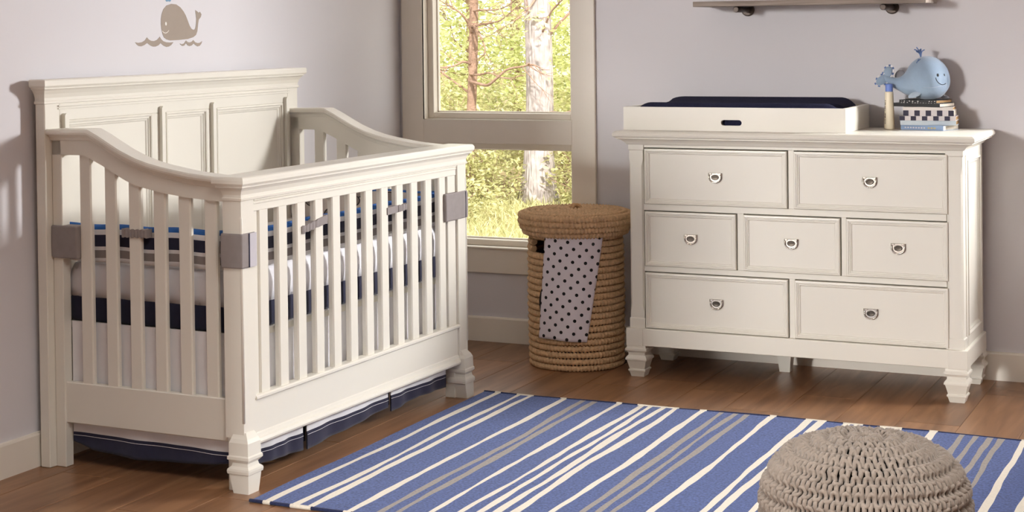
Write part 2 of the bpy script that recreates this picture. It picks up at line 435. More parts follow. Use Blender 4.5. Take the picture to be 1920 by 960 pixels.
def baseboard(name, along_y):
    prof = [(0, 0), (.015, 0), (.015, .098), (.012, .1035), (.006, .105), (0, .105)]
    b = MB()
    if along_y: b.loops([[(WX+p, y, z) for p, z in prof] for y in (YEND, 0.0)])
    else: b.loops([[(x, WY-p, z) for p, z in prof] for x in (0.0, 5.2)])
    return struct(b.build(name, TRIM))
baseboard('baseboard_left', True); baseboard('baseboard_back', False)

# floor: a base slab and oak planks running from the viewer to the back wall
b = MB(); b.box(-5, 5.3, -10.6, WY+.15, -.05, -.012, c=0)
floor = struct(b.build('floor', FLOORW, fix=False))
PW = .1985
lens = [1.15, 1.4, .9]
pm = []
for Lp in lens:
    b = MB(); b.box(-PW/2+.0006, PW/2-.0006, -Lp+.0006, -.0006, -.012, 0, c=.0012)
    o = b.build('plank', FLOORW, floor, fix=False); pm.append(o.data); bpy.data.objects.remove(o)
rp = random.Random(3)
for c in range(24):
    xc = .11-PW/2+PW*c
    y = .014 + 0.0
    first = True
    y += rp.uniform(0, .8)*0
    off = rp.uniform(.25, 1.1)
    while y > -5.2:
        k = rp.randrange(3); Lp = lens[k]
        o = bpy.data.objects.new('plank', pm[k]); COL.objects.link(o); o.parent = floor
        sc = 1.0
        if first: sc = off/Lp; first = False
        o.location = (xc, y, 0); o.scale = (1, sc, 1)
        y -= Lp*sc

# ------------------------------------------------------------------ windows
def window(name, z0, z1):
    """casing opening x .102-.797; jamb to y .055, sash to y .12"""
    x0, x1 = .102, .797
    w = empty(name, (0, 0, 0)); struct(w)
    j = MB(); t = .02
    j.box(x0-t, x0, .001, .16, z0-t, z1+t, c=0); j.box(x1, x1+t, .001, .16, z0-t, z1+t, c=0)
    j.box(x0, x1, .001, .16, z0-t, z0, c=0); j.box(x0, x1, .001, .16, z1, z1+t, c=0)
    j.build('jamb', TRIM, w, fix=False)
    s = MB(); a = .026
    s.box(x0, x0+a, .052, .12, z0, z1, c=.002); s.box(x1-a, x1, .052, .12, z0, z1, c=.002)
    s.box(x0+a, x1-a, .052, .12, z0, z0+a, c=.002); s.box(x0+a, x1-a, .052, .12, z1-a, z1, c=.002)
    sash = s.build('sash', TRIM, w, fix=False)
    bd = MB(); c = .006
    for (xa, xb, za, zb) in ((x0+a, x0+a+c, z0+a, z1-a), (x1-a-c, x1-a, z0+a, z1-a), (x0+a, x1-a, z0+a, z0+a+c), (x0+a, x1-a, z1-a-c, z1-a)):
        bd.box(xa, xb, .09, .105, za, zb, c=.001)
    bd.build('glazing_bead', TRIM, sash, fix=False)
    bx('pane', GLASS, w, x0+a, x1-a, .107, .111, z0+a, z1-a, c=0)
    return w
window('window_1', .945, 2.06)
window('window_2', .402, .843)
w3 = struct(empty('window_3', (0, 0, 0)))
for a in ((SW0-.09, SW0, 0, WY, .66, 2.49), (SW1, SW1+.09, 0, WY, .66, 2.49), (SW0, SW1, 0, WY, 2.4, 2.49), (SW0, SW1, 0, WY, .66, .75)):
    bx('casing_board', TRIM, w3, *a, c=.002)
cas = empty('trim_1', (0, 0, 0)); struct(cas)
bx('casing_board', TRIM, cas, 0.0, .102, 0, WY, .293, 2.2, c=.002)
bx('casing_board', TRIM, cas, .797, .901, 0, WY, .293, 2.2, c=.002)
bx('casing_board', TRIM, cas, .102, .797, 0, WY, .843, .945, c=.002)
bx('casing_board', TRIM, cas, .102, .797, 0, WY, .293, .402, c=.002)
bx('casing_board', TRIM, cas, .102, .797, 0, WY, 2.06, 2.2, c=.002)
bx('sill_nosing', TRIM, cas, .102, .797, -.008, .03, .396, .404, c=.002)

# ------------------------------------------------------------------ crib
CR = empty('baby_crib', (.0084, -2.3876, 0), -.0204)
tag(CR, 'cream white wooden baby crib with tall panelled headboard and slatted sides', 'crib')
HL = 1.413
# headboard
b = MB()
b.box(.004, .022, .06, HL-.06, .2, 1.125, c=0)                      # back board
b.box(.006, .037, .068, HL-.068, 1.062, 1.124, c=.002)              # top rail
b.box(.006, .037, .068, HL-.068, .2, .36, c=.002)                   # bottom rail
for v0, v1 in ((.068, .10), (.525, .60), (.832, .89), (1.31, HL-.068)):
    b.box(.006, .037, v0, v1, .36, 1.062, c=.002)
hb = b.build('headboard', PAINT, CR, fix=False)
for v0 in (0.0, HL-.07):
    bx('headboard_post', PAINT, CR, 0, .037, v0, v0+.07, 0, 1.124, c=.0025)
def panel_loops(plane, a0, a1, c0, c1, steps, axis, flip=1):
    """nested rectangles; steps = (inset, offset from plane)"""
    L = []
    for ins, d in steps:
        r = [(a0+ins, c0+ins), (a1-ins, c0+ins), (a1-ins, c1-ins), (a0+ins, c1-ins)]
        if axis == 'u': L.append([(plane+d*flip, p, q) for p, q in r])
        else: L.append([(p, plane+d*flip, q) for p, q in r])
    return L
for v0, v1 in ((.10, .525), (.60, .832), (.89, 1.31)):
    b = MB()
    b.loops(panel_loops(.037, v0, v1, .36, 1.062, [(0, -.02), (0, .002), (.004, .004), (.008, .002), (.009, -.003), (.014, -.003), (.016, -.006), (.021, -.008), (.024, -.011)], 'u'))
    b.build('panel', PAINT, hb)
for vc, z1 in ((.087, 1.085), (.571, 1.085), (.861, 1.085), (1.325, 1.085)):
    b = MB(); P_ = [(vc-.009, .38), (vc+.009, .38)]+[(vc+.009*cos(pi*k/8), z1-.009+.009*sin(pi*k/8)) for k in range(9)]
    b.prism(P_, 0, .03, .051); b.build('bead_moulding', PAINT, hb)
b = MB()
CROWN_H = [(0, 1.116), (.004, 1.118), (.004, 1.124), (.001, 1.127), (.001, 1.135), (.005, 1.147), (.012, 1.158), (.018, 1.163), (.018, 1.167), (.023, 1.168), (.026, 1.173), (.026, 1.188), (.023, 1.192)]
b.crown(0, .037, 0, HL, CROWN_H, ox=(0, 1)); b.build('cornice', PAINT, hb)
b = MB(); b.box(.037, .0405, .06, HL-.06, 1.098, 1.103, c=.001); b.box(.037, .042, .06, HL-.06, 1.106, 1.111, c=.001); b.build('reeded_strip', PAINT, hb, fix=False)

# side panels
TOP = [(.03, 1.040), (.192, 1.042), (.232, 1.024), (.272, 1.003), (.32, .979), (.371, .959), (.42, .945), (.469, .935), (.565, .920), (.66, .912), (.70, .9105)]
BOT = [(.072, .961), (.165, .961), (.182, .953), (.232, .932), (.276, .910), (.322, .888), (.366, .873), (.458, .856), (.549, .845), (.644, .839), (.70, .838)]
SV = [.143+.1017*i for i in range(12)]
SU = [.158, .254, .344, .4365, .528, .6215]
for side in (0, 1):
    v0 = .029 if side == 0 else 1.362
    v1 = v0+.036
    sg = -1 if side == 0 else 1          # outward
    vo = v0 if side == 0 else v1
    b = MB()
    b.box(.0375, .075, v0, v1, 0, 1.03, c=.002)
    us = [.04+.66*i/44 for i in range(45)]
    tp = [(u, interp(TOP, u)-.012) for u in us]; bt = [(u, interp(BOT, u)) for u in us]
    L = [[(u, v0, zb), (u, v1, zb), (u, v1, zt), (u, v0, zt)] for (u, zt), (_, zb) in zip(tp, bt)]
    b.loops(L)
    sp = b.build('side_frame', PAINT, CR)
    b = MB()
    us = [.026+.672*i/56 for i in range(57)]
    cap = []
    vi = v1 if side == 0 else v0
    for u in us:
        z = interp(TOP, u)
        o = lambda d: vo+sg*d
        n = lambda d: vi-sg*d
        cap.append([(u, o(.003), z-.036), (u, o(.006), z-.034), (u, o(.009), z-.026), (u, o(.012), z-.024), (u, o(.018), z-.018), (u, o(.024), z-.016), (u, o(.026), z-.010), (u, o(.025), z-.004), (u, o(.02), z), (u, n(.012), z), (u, n(.016), z-.004), (u, n(.016), z-.014), (u, n(.004), z-.022), (u, n(.001), z-.034)])
    b.loops(cap); b.build('cap_rail', PAINT, sp)
    bx('bottom_rail', PAINT, sp, .07, .70, v0+.006, v1-.006, .137, .263, c=.003)
    for uc in SU:
        bx('slat', PAINT, sp, uc-.0225, uc+.0225, v0+.009, v0+.027, .255, interp(BOT, uc)+.03, c=.004)
    # bead strip on the side frame
    b = MB(); b.box(.075, .07+.63, vo-.0005 if side else vo-.002, vo+.002 if side else vo+.0005, .0, .0004, c=0)
# front posts with turned-square feet
for vc, vf in ((.05, .043), (1.398, 1.396)):
    b = MB()
    b.sqlathe(.712, vc, [(.155, .032), (.19, .032), (.21, .032), (.845, .032)])
    near = vc < .5
    FL = []
    for z_, s_, o_ in [(0, .052, 0), (.054, .066, 0), (.056, .071, .003), (.064, .072, .004), (.070, .070, .003), (.077, .060, -.003), (.087, .057, -.005), (.093, .064, 0), (.097, .071, .003), (.105, .071, .003), (.109, .066, 0), (.145, .066, -.001), (.156, .062, -.006), (.172, .06, -.018)]:
        u1_ = .766+o_; u0_ = .766-s_+min(0, o_)*0
        va, vb = ((.004-o_, .004+s_) if near else (1.430-s_, 1.430+o_))
        FL.append([(u0_, va, z_), (u1_, va, z_), (u1_, vb, z_), (u0_, vb, z_)])
    b.loops(FL)
    sgn = 1 if vc < .5 else -1
    vv = .024 if vc < .5 else 1.367
    b.box(.683, .722, vv, vv+.036, 0, .3, c=.002)
    po = b.build('front_post', PAINT, CR)
    bb = MB(); e = vc-sgn*.030
    bb.tube([(.7425, e, .20), (.7425, e, .79), (.741, e, .80)], [.0045, .0045, .002], 8); bb.build('corner_bead', PAINT, po)
# front rails
b = MB()
b.box(.714, .738, .08, 1.368, .806, .86, c=.002)
fr = b.build('front_rail', PAINT, CR, fix=False)
b = MB(); b.box(.737, .742, .085, 1.362, .828, .833, c=.001); b.box(.737, .744, .085, 1.362, .837, .846, c=.0015); b.build('reeded_strip', PAINT, fr, fix=False)
b = MB()
CROWN_F = [(0, .842), (.004, .844), (.005, .850), (.002, .853), (.002, .860), (.006, .872), (.012, .879), (.017, .882), (.017, .887), (.021, .888), (.025, .894), (.025, .904), (.022, .910), (.017, .913)]
b.crown(.684, .744, .018, 1.430, CROWN_F); b.build('top_cornice', PAINT, fr)
b = MB(); b.box(.712, .737, .08, 1.368, .133, .262, c=.002); fp = b.build('front_bottom_panel', PAINT, CR, fix=False)
b = MB(); b.loops([[(.712, v, .255), (.744, v, .255), (.748, v, .259), (.748, v, .265), (.744, v, .269), (.712, v, .269)] for v in (.08, 1.368)]); b.build('top_bead', PAINT, fp)
b = MB(); b.loops([[(.72, v, .124), (.744, v, .124), (.750, v, .128), (.752, v, .134), (.749, v, .142), (.742, v, .147), (.740, v, .156), (.736, v, .160), (.72, v, .16)] for v in (.078, 1.372)]); b.build('bottom_moulding', PAINT, fp)
for vc in SV:
    bx('slat', PAINT, fr, .717, .737, vc-.025, vc+.025, .262, .812, c=.004)
b = MB(); b.box(.717, .735, .076, .112, .262, .812, c=.002); b.build('end_stile', PAINT, fr, fix=False)
b = MB(); b.box(.717, .735, 1.305, 1.372, .262, .812, c=.002); b.build('end_stile', PAINT, fr, fix=False)
# mattress support
bx('mattress_support', PAINT, CR, .045, .70, .075, 1.355, .425, .444, c=0)

CRLOC, CRROT = (.0084, -2.3876, 0), -.0204
# ------------------------------------------------------------------ crib bedding
MT = empty('crib_mattress', CRLOC, CRROT)
tag(MT, 'white printed crib mattress with navy lower band inside the crib', 'mattress')
def rrect(u0, u1, v0, v1, r, n=5):
    P = []
    for (cu, cv, a0) in ((u1-r, v1-r, 0), (u0+r, v1-r, pi/2), (u0+r, v0+r, pi), (u1-r, v0+r, 1.5*pi)):
        for k in range(n+1):
            a = a0+pi/2*k/n; P.append((cu+r*cos(a), cv+r*sin(a)))
    return P
def slab(name, m, par, u0, u1, v0, v1, prof, wob=0, seed=1):
    b = MB(); L = []
    rr = random.Random(seed)
    base = rrect(u0, u1, v0, v1, .02, 4)
    # densify
    pts = []
    for i, p in enumerate(base):
        q = base[(i+1) % len(base)]; d = math.hypot(q[0]-p[0], q[1]-p[1]); k = max(1, int(d/.02))
        for t in range(k): pts.append((p[0]+(q[0]-p[0])*t/k, p[1]+(q[1]-p[1])*t/k))
    cu, cv = (u0+u1)/2, (v0+v1)/2
    ph = [rr.uniform(0, 6) for _ in range(6)]
    for ins, z in prof:
        l = []
        for i, (x, y) in enumerate(pts):
            s = (x*1.0+y*1.3)
            w = wob*(sin(s*38+ph[0])+.6*sin(s*71+ph[1]+z*20)) if 0 < ins+.02 else 0
            dx, dy = x-cu, y-cv
            nx = 1 if abs(dx)/(u1-u0) >= abs(dy)/(v1-v0)*.999 else 0
            ox = (-1 if dx > 0 else 1)*(ins+w)*(1 if abs(abs(dx)-(u1-u0)/2) < .03 else 0)
            oy = (-1 if dy > 0 else 1)*(ins+w)*(1 if abs(abs(dy)-(v1-v0)/2) < .03 else 0)
            l.append((x+ox, y+oy, z))
        L.append(l)
    b.loops(L, smooth=True)
    return b.build(name, m, par)
slab('sheet', SHEET, MT, .048, .695, .074, 1.354, [(.004, .521), (.001, .55), (.0, .575), (.003, .60), (.010, .62), (.03, .633)], .0018, 3)
slab('navy_band', NAVY, MT, .048, .695, .074, 1.354, [(.006, .446), (.003, .455), (.003, .518), (.006, .522)], .0012, 4)

BU = empty('crib_bumper', CRLOC, CRROT)
tag(BU, 'striped navy, white and gray padded crib bumper tied inside the slats', 'crib bumper')
BM = [WHITEF, GRAYF, NAVY, BLUEF, MOTIF]
def bumper(name, p0, p1, inward, t=.026, sag=.004):
    """outer face line from p0 to p1; inward = unit vector to crib inside"""
    b = MB(); N = 30; L = []
    zs_out = [(.632, .006), (.640, .001), (.647, 0), (.671, 0), (.682, 0), (.718, 0), (.734, 0), (.742, .002), (.748, .010)]
    zs_in = [(.748, t-.008), (.742, t), (.70, t+.004), (.66, t+.004), (.640, t), (.632, t-.006)]
    mis = []
    for i in range(N+1):
        f = i/N; x = p0[0]+(p1[0]-p0[0])*f; y = p0[1]+(p1[1]-p0[1])*f
        dz = sag*(cos(f*pi*6)*.5-.2)
        L.append([(x+inward[0]*d, y+inward[1]*d, z+dz) for z, d in zs_out+zs_in])
    n = len(L[0])
    bandm = [0, 0, 1, 0, 2, 0, 3, 3, 3, 3, 4, 4, 4, 4, 0]
    o = len(b.v); b.v += [p for l in L for p in l]
    for i in range(N):
        for k in range(n):
            j = (k+1) % n
            b.f.append((o+i*n+k, o+i*n+j, o+(i+1)*n+j, o+(i+1)*n+k)); b.m.append(bandm[k]); b.s.append(True)
    b.f.append(tuple(range(o, o+n))); b.m.append(0); b.s.append(False)
    b.f.append(tuple(range(o+N*n, o+N*n+n))); b.m.append(0); b.s.append(False)
    return b.build(name, BM, BU)
bumper('bumper_panel', (.045, .0675), (.695, .0675), (0, 1))
bumper('bumper_panel', (.7005, .07), (.7005, 1.355), (-1, 0))
bumper('bumper_panel', (.045, 1.3595), (.695, 1.3595), (0, -1))
def band_wrap(name, m, u0, u1, v0, v1, z0, z1, bulge=.002, par=BU):
    b = MB(); L = []
    for z, d in ((z0, 0), (z0+.004, bulge), ((z0+z1)/2, bulge*1.4), (z1-.004, bulge), (z1, 0)):
        L.append([(x, y, z) for x, y in rrect(u0-d, u1+d, v0-d, v1+d, .006, 3)])
    b.loops(L, smooth=False); return b.build(name, m, par)
w = band_wrap('corner_wrap', GRAYF, .0385, .135, .0215, .0665, .645, .744)
w['label'] = 'plain gray fabric corner wrap'
w = band_wrap('corner_wrap', GRAYF, .676, .748, .0125, .0835, .648, .748)
b = MB(); b.box(.7505, .752, .045, .049, .649, .747, c=0); b.build('piping', NAVY, w, fix=False)
b = MB(); b.box(.7505, .7515, .051, .0845, .649, .747, c=0); b.build('edge_strip', mat('pale_gray_fabric', (198, 194, 200), .9, .2, bump=(400, .2, .001), var=(40, .03)), w, fix=False)
w = band_wrap('corner_wrap', GRAYF, .705, .7475, 1.27, 1.436, .648, .746)
b = MB(); b.box(.7485, .751, 1.415, 1.4185, .65, .744, c=0); b.build('piping', NAVY, w, fix=False)
def strap(u0, u1, v0, v1, zc0, zc1, h, along, gather):
    """flat elastic strap around a slat, ruched over the range gather"""
    b = MB(); L = []; N = 60
    for i in range(N+1):
        f = i/N
        g = 1 if gather[0] <= f <= gather[1] else 0
        d = .003*abs(sin(f*N*.42))*g; hh = h*(1-.12*g+.10*g*sin(f*N*.55))
        zc = zc0+(zc1-zc0)*f
        if along == 'v':
            y = v0+(v1-v0)*f
            L.append([(u0-d, y, zc-hh/2), (u1+d, y, zc-hh/2), (u1+d, y, zc+hh/2), (u0-d, y, zc+hh/2)])
        else:
            x = u0+(u1-u0)*f
            L.append([(x, v0-d, zc-hh/2), (x, v1+d, zc-hh/2), (x, v1+d, zc+hh/2), (x, v0-d, zc+hh/2)])
    b.loops(L, smooth=False); return b.build('elastic_tie', GRAYF, BU)
strap(.7135, .7405, .345, .492, .722, .742, .026, 'v', (0, .62))
strap(.7135, .7405, .868, 1.0, .726, .730, .024, 'v', (.55, 1))
strap(.298, .392, .0345, .060, .730, .731, .027, 'u', (.1, 1))

SK = empty('crib_skirt', CRLOC, CRROT)
tag(SK, 'white crib skirt with wide navy hem hanging below the mattress', 'crib skirt')
def drape(name, fixed, a0, a1, along, ztop, zhem, zbot, amp, seed, out):
    """hanging cloth; zhem/zbot are functions of f giving hem top and bottom heights"""
    rr = random.Random(seed); ph = [rr.uniform(0, 6) for _ in range(4)]; fq = [rr.uniform(5, 8), rr.uniform(11, 15)]
    b = MB(); N = 70; t = .0022
    def off(f, g): return amp*g*(sin(f*fq[0]*2+ph[0])+.5*sin(f*fq[1]*2+ph[1]))
    def P(f, z, g, d):
        a = a0+(a1-a0)*f; o = fixed+out*(off(f, g)+d)
        return (o, a, z) if along == 'v' else (a, o, z)
    for fi in range(N):
        f0, f1 = fi/N, (fi+1)/N
        for (mi, lo, hi, extra) in ((0, lambda f: zhem(f), lambda f: ztop, 0), (1, lambda f: zbot(f), lambda f: zhem(f), .0012)):
            K = 5
            for k in range(K):
                q = []
                for (f, kk) in ((f0, k), (f1, k), (f1, k+1), (f0, k+1)):
                    z = lo(f)+(hi(f)-lo(f))*kk/K; g = .25+.75*(ztop-z)/(ztop-.04)
                    q.append((f, z, g))
                fr_ = [P(f, z, g, t+extra) for f, z, g in q]; bk = [P(f, z, g, -extra) for f, z, g in q]
                b.add(fr_, [(0, 1, 2, 3)], mi, True); b.add(bk, [(3, 2, 1, 0)], mi, True)
                if k == 0 and mi == 1: b.add([fr_[0], fr_[1], bk[1], bk[0]], [(0, 1, 2, 3)], 1)
    o = b.build(name, [WHITEF, NAVY], SK, fix=False)
    bm = bmesh.new(); bm.from_mesh(o.data); bmesh.ops.remove_doubles(bm, verts=bm.verts, dist=1e-5); bmesh.ops.recalc_face_normals(bm, faces=bm.faces); bm.to_mesh(o.data); bm.free()
    s = MB()
    s.tube([P(i/N, zhem(i/N)-.010, .25+.75*(ztop-zhem(i/N))/(ztop-.04), t+.002) for i in range(N+1)], .0008, 5)
    s.build('stitch_line', WHITEF, o)
    return o
fl = lambda *p: (lambda f: interp(list(p), f))
drape('skirt_panel', .066, .078, .685, 'u', .447, fl((0, .104), (.3, .102), (1, .098)), fl((0, .075), (.12, .052), (.4, .042), (.75, .05), (1, .068)), .004, 11, -1)
drape('skirt_panel', .696, .085, .398, 'v', .447, fl((0, .088), (1, .086)), fl((0, .050), (.6, .040), (1, .032)), .004, 12, 1)
drape('skirt_panel', .696, .418, .925, 'v', .447, fl((0, .086), (1, .090)), fl((0, .030), (.5, .042), (1, .056)), .004, 13, 1)
drape('skirt_panel', .696, .945, 1.345, 'v', .447, fl((0, .092), (1, .088)), fl((0, .038), (.5, .05), (1, .042)), .004, 14, 1)
# pleat inserts behind the gaps
bx('pleat_insert', NAVY, SK, .676, .680, .38, .44, .05, .2, c=0)
bx('pleat_insert', NAVY, SK, .676, .680, .905, .965, .055, .2, c=0)

# ------------------------------------------------------------------ dresser
DR = empty('dresser', (1.2076, -.0238, 0))
tag(DR, 'cream white seven-drawer dresser with ring pulls against the back wall', 'dresser')
DW, DD = 1.2435, .4119
F = -DD                                   # front plane (local y)
b = MB()
b.box(.01, DW-.01, F+.045, -.004, .19, .9, c=0)          # carcass core behind the drawers
body = b.build('carcass', DARK, DR, fix=False)
b = MB()
fy0, fy1 = F+.006, F+.05
b.box(.06, DW-.06, fy0, fy1, .8735, .893, c=.001); b.box(.06, DW-.06, fy0, fy1, .6355, .6595, c=.001); b.box(.06, DW-.06, fy0, fy1, .4035, .424, c=.001)
for (xa, xb, za, zb) in ((.6195, .6405, .6595, .8735), (.6195, .6405, .186, .4035), (.4255, .4495, .424, .6355), (.8125, .8305, .424, .6355)):
    b.box(xa, xb, fy0, fy1, za, zb, c=.001)
b.build('face_frame', PAINT, DR, fix=False)
# sides
for sx in (0, 1):
    xo = 0 if sx == 0 else DW
    sg = -1 if sx == 0 else 1
    b = MB()
    b.box(xo-sg*.012, xo-sg*.03, F+.03, -.004, .186, .9, c=0)
    b.box(xo, xo-sg*.02, F+.055, F+.085, .186, .895, c=.0015); b.box(xo, xo-sg*.02, -.055, -.004, .186, .895, c=.0015)
    b.box(xo, xo-sg*.02, F+.085, -.055, .186, .225, c=.0015); b.box(xo, xo-sg*.02, F+.085, -.055, .845, .895, c=.0015)
    sd = b.build('side_frame', PAINT, DR, fix=False)
    b = MB(); b.loops(panel_loops(xo, F+.085, -.055, .225, .845, [(0, -.014), (0, .003), (.004, .004), (.008, .001), (.009, -.003), (.014, -.003), (.017, -.007), (.021, -.009)], 'u', sg))
    b.build('side_panel', PAINT, sd)
# corner posts
def post(x0, x1, y0, y1, front=True):
    b = MB(); cx, cy = (x0+x1)/2, (y0+y1)/2; hx, hy = (x1-x0)/2, (y1-y0)/2
    def R(z, d): return [(cx-hx+d, cy-hy+d, z), (cx+hx-d, cy-hy+d, z), (cx+hx-d, cy+hy-d, z), (cx-hx+d, cy+hy-d, z)]
    def O(z, d, c):   # octagonal with chamfered corners
        a, bb = hx-d, hy-d
        return [(cx-a+c, cy-bb, z), (cx+a-c, cy-bb, z), (cx+a, cy-bb+c, z), (cx+a, cy+bb-c, z), (cx+a-c, cy+bb, z), (cx-a+c, cy+bb, z), (cx-a, cy+bb-c, z), (cx-a, cy-bb+c, z)]
    b.loops([O(.186, 0, .001), O(.222, 0, .001), O(.226, .003, .001), O(.245, .003, .001), O(.275, .003, .007), O(.80, .003, .007), O(.83, .003, .001), O(.862, .003, .001), O(.866, 0, .001), O(.893, 0, .001)])
    return b.build('corner_post', PAINT, DR)
post(0, .062, F, F+.062); post(DW-.062, DW, F, F+.062)
# base plinth and feet
b = MB(); b.crown(0, DW, F, -.004, [(.008, .120), (.010, .122), (.010, .182), (.008, .186), (.0, .187)], oy=(1, 0)); b.build('base_rail', PAINT, DR)
FOOT = [(0, .025), (.020, .031), (.022, .034), (.027, .034), (.030, .030), (.063, .0385), (.064, .0425), (.070, .0425), (.075, .040), (.083, .033), (.092, .033), (.098, .038), (.101, .0425), (.108, .0425), (.112, .038), (.121, .037)]
for (cx, cy) in ((.028, F+.028), (DW-.028, F+.028), (.028, -.045), (DW-.028, -.045)):
    b = MB(); b.sqlathe(cx, cy, FOOT); b.build('foot', PAINT, DR)
for cx in (.52,):
    b = MB(); b.sqlathe(cx, -.1, [(0, .02), (.09, .03), (.122, .03)]); b.build('center_foot', PAINT, DR)
# blocks over the feet
for x0 in (-.0115, DW-.0555):
    bx('base_block', PAINT, DR, x0, x0+.067, F-.0115, F+.055, .119, .1865, c=.0015)
# top
b = MB()
PT = [(0, .884), (.003, .885), (.006, .888), (.012, .896), (.022, .904), (.033, .908), (.036, .9085), (.036, .912), (.040, .913), (.046, .918), (.0475, .924), (.045, .931), (.039, .936), (.036, .9372)]
b.crown(0, DW, F, .0, PT, oy=(1, 0)); b.build('top', PAINT, DR)
# drawers
DST = [(0, -.03), (0, .001), (.002, .004), (.007, .0045), (.009, .002), (.012, .002), (.014, -.001), (.017, -.001), (.019, -.0035), (.021, -.0045)]
def drawer(x0, x1, z0, z1, hx, hz):
    b = MB()
    st = [(i, -d) for i, d in DST]
    b.loops(panel_loops(F, x0, x1, z0, z1, st, 'y')); d = b.build('drawer', PAINT, DR)
    # ring pull: D-shaped plate, cup, bail
    yb = F+.0045
    def D(rx, rz, n=16):
        P = [(-rx, rz*.75), (rx, rz*.75)]
        for k in range(n+1):
            a = -pi*k/n; P.append((rx*cos(a), rz*sin(a)*1.0+rz*.0))
        return P
    b = MB(); pl = D(.0265, .0215)
    b.loops([[(hx+x, yb, hz+z) for x, z in pl], [(hx+x, yb-.003, hz+z) for x, z in pl], [(hx+x*.92, yb-.0042, hz+z*.92) for x, z in pl]]); pu = b.build('ring_pull', NICKEL, d)
    b = MB(); N = 20
    b.loops([[(hx+.0155*s*cos(2*pi*k/N), yb-.0044-e, hz+.000+.0105*s*sin(2*pi*k/N)) for k in range(N)] for s, e in ((1, 0), (.9, .0006), (.7, .0004), (.35, -.0002))], smooth=True); b.build('cup', DARKCUP, pu)
    b = MB()
    pth = [(hx-.0215, yb-.0055, hz+.0145), (hx-.0222, yb-.006, hz+.005)]+[(hx+.0222*cos(a), yb-.007, hz-.001+.0185*sin(a)) for a in [pi+pi*k/14 for k in range(15)]]+[(hx+.0222, yb-.006, hz+.005), (hx+.0215, yb-.0055, hz+.0145)]
    b.tube(pth, .0026, 8); b.build('bail', NICKEL, pu)
    for sx in (-1, 1):
        b = MB(); b.box(hx+sx*.018-.0055, hx+sx*.018+.0055, yb-.008, yb-.003, hz+.010, hz+.0165, c=.001); b.build('lug', NICKEL, pu, fix=False)
for (z0, z1, hz) in ((.661, .870, .7675), (.189, .400, .296)):
    drawer(.0654, .616, z0, z1, .343, hz); drawer(.642, 1.190, z0, z1, .917, hz)
for (x0, x1, hx) in ((.0654, .422, .245), (.451, .809, .629), (.832, 1.190, 1.016)):
    drawer(x0, x1, .4255, .632, hx, .534)

# ------------------------------------------------------------------ changing tray and pad
ZT = .9375
TR = empty('changing_tray', (1.178, -.402, ZT))
tag(TR, 'cream changing tray with oval hand slot on the dresser top', 'tray')
TL, TD, TH, TT = .855, .385, .0885, .016
def slot_wall(name, y0, y1):
    bm = bmesh.new()
    outer = [(0, 0), (TL, 0), (TL, TH), (0, TH)]
    cx, cz, hw, hh = .427, .032, .040, .0105
    hole = []
    for k in range(9): a = -pi/2+pi*k/8; hole.append((cx+hw-hh+hh*cos(a), cz+hh*sin(a)))
    for k in range(9): a = pi/2+pi*k/8; hole.append((cx-hw+hh+hh*cos(a), cz+hh*sin(a)))
    es = []
    for ring in (outer, hole):
        vsx = [bm.verts.new((x, y0, z)) for x, z in ring]
        es += [bm.edges.new((vsx[i], vsx[(i+1) % len(vsx)])) for i in range(len(vsx))]
    bmesh.ops.triangle_fill(bm, use_beauty=True, edges=es)
    r = bmesh.ops.extrude_face_region(bm, geom=list(bm.faces))
    for v in [g for g in r['geom'] if isinstance(g, bmesh.types.BMVert)]: v.co.y = y1
    bmesh.ops.recalc_face_normals(bm, faces=bm.faces)
    me = bpy.data.meshes.new(name); bm.to_mesh(me); bm.free(); me.materials.append(PAINT)
    o = bpy.data.objects.new(name, me); COL.objects.link(o); o.parent = TR; return o
slot_wall('front_wall', 0, TT)
bx('back_wall', PAINT, TR, 0, TL, TD-TT, TD, 0, TH)
bx('end_wall', PAINT, TR, 0, TT, TT, TD-TT, 0, TH); bx('end_wall', PAINT, TR, TL-TT, TL, TT, TD-TT, 0, TH)
bx('tray_bottom', PAINT, TR, TT, TL-TT, TT, TD-TT, .001, .008)
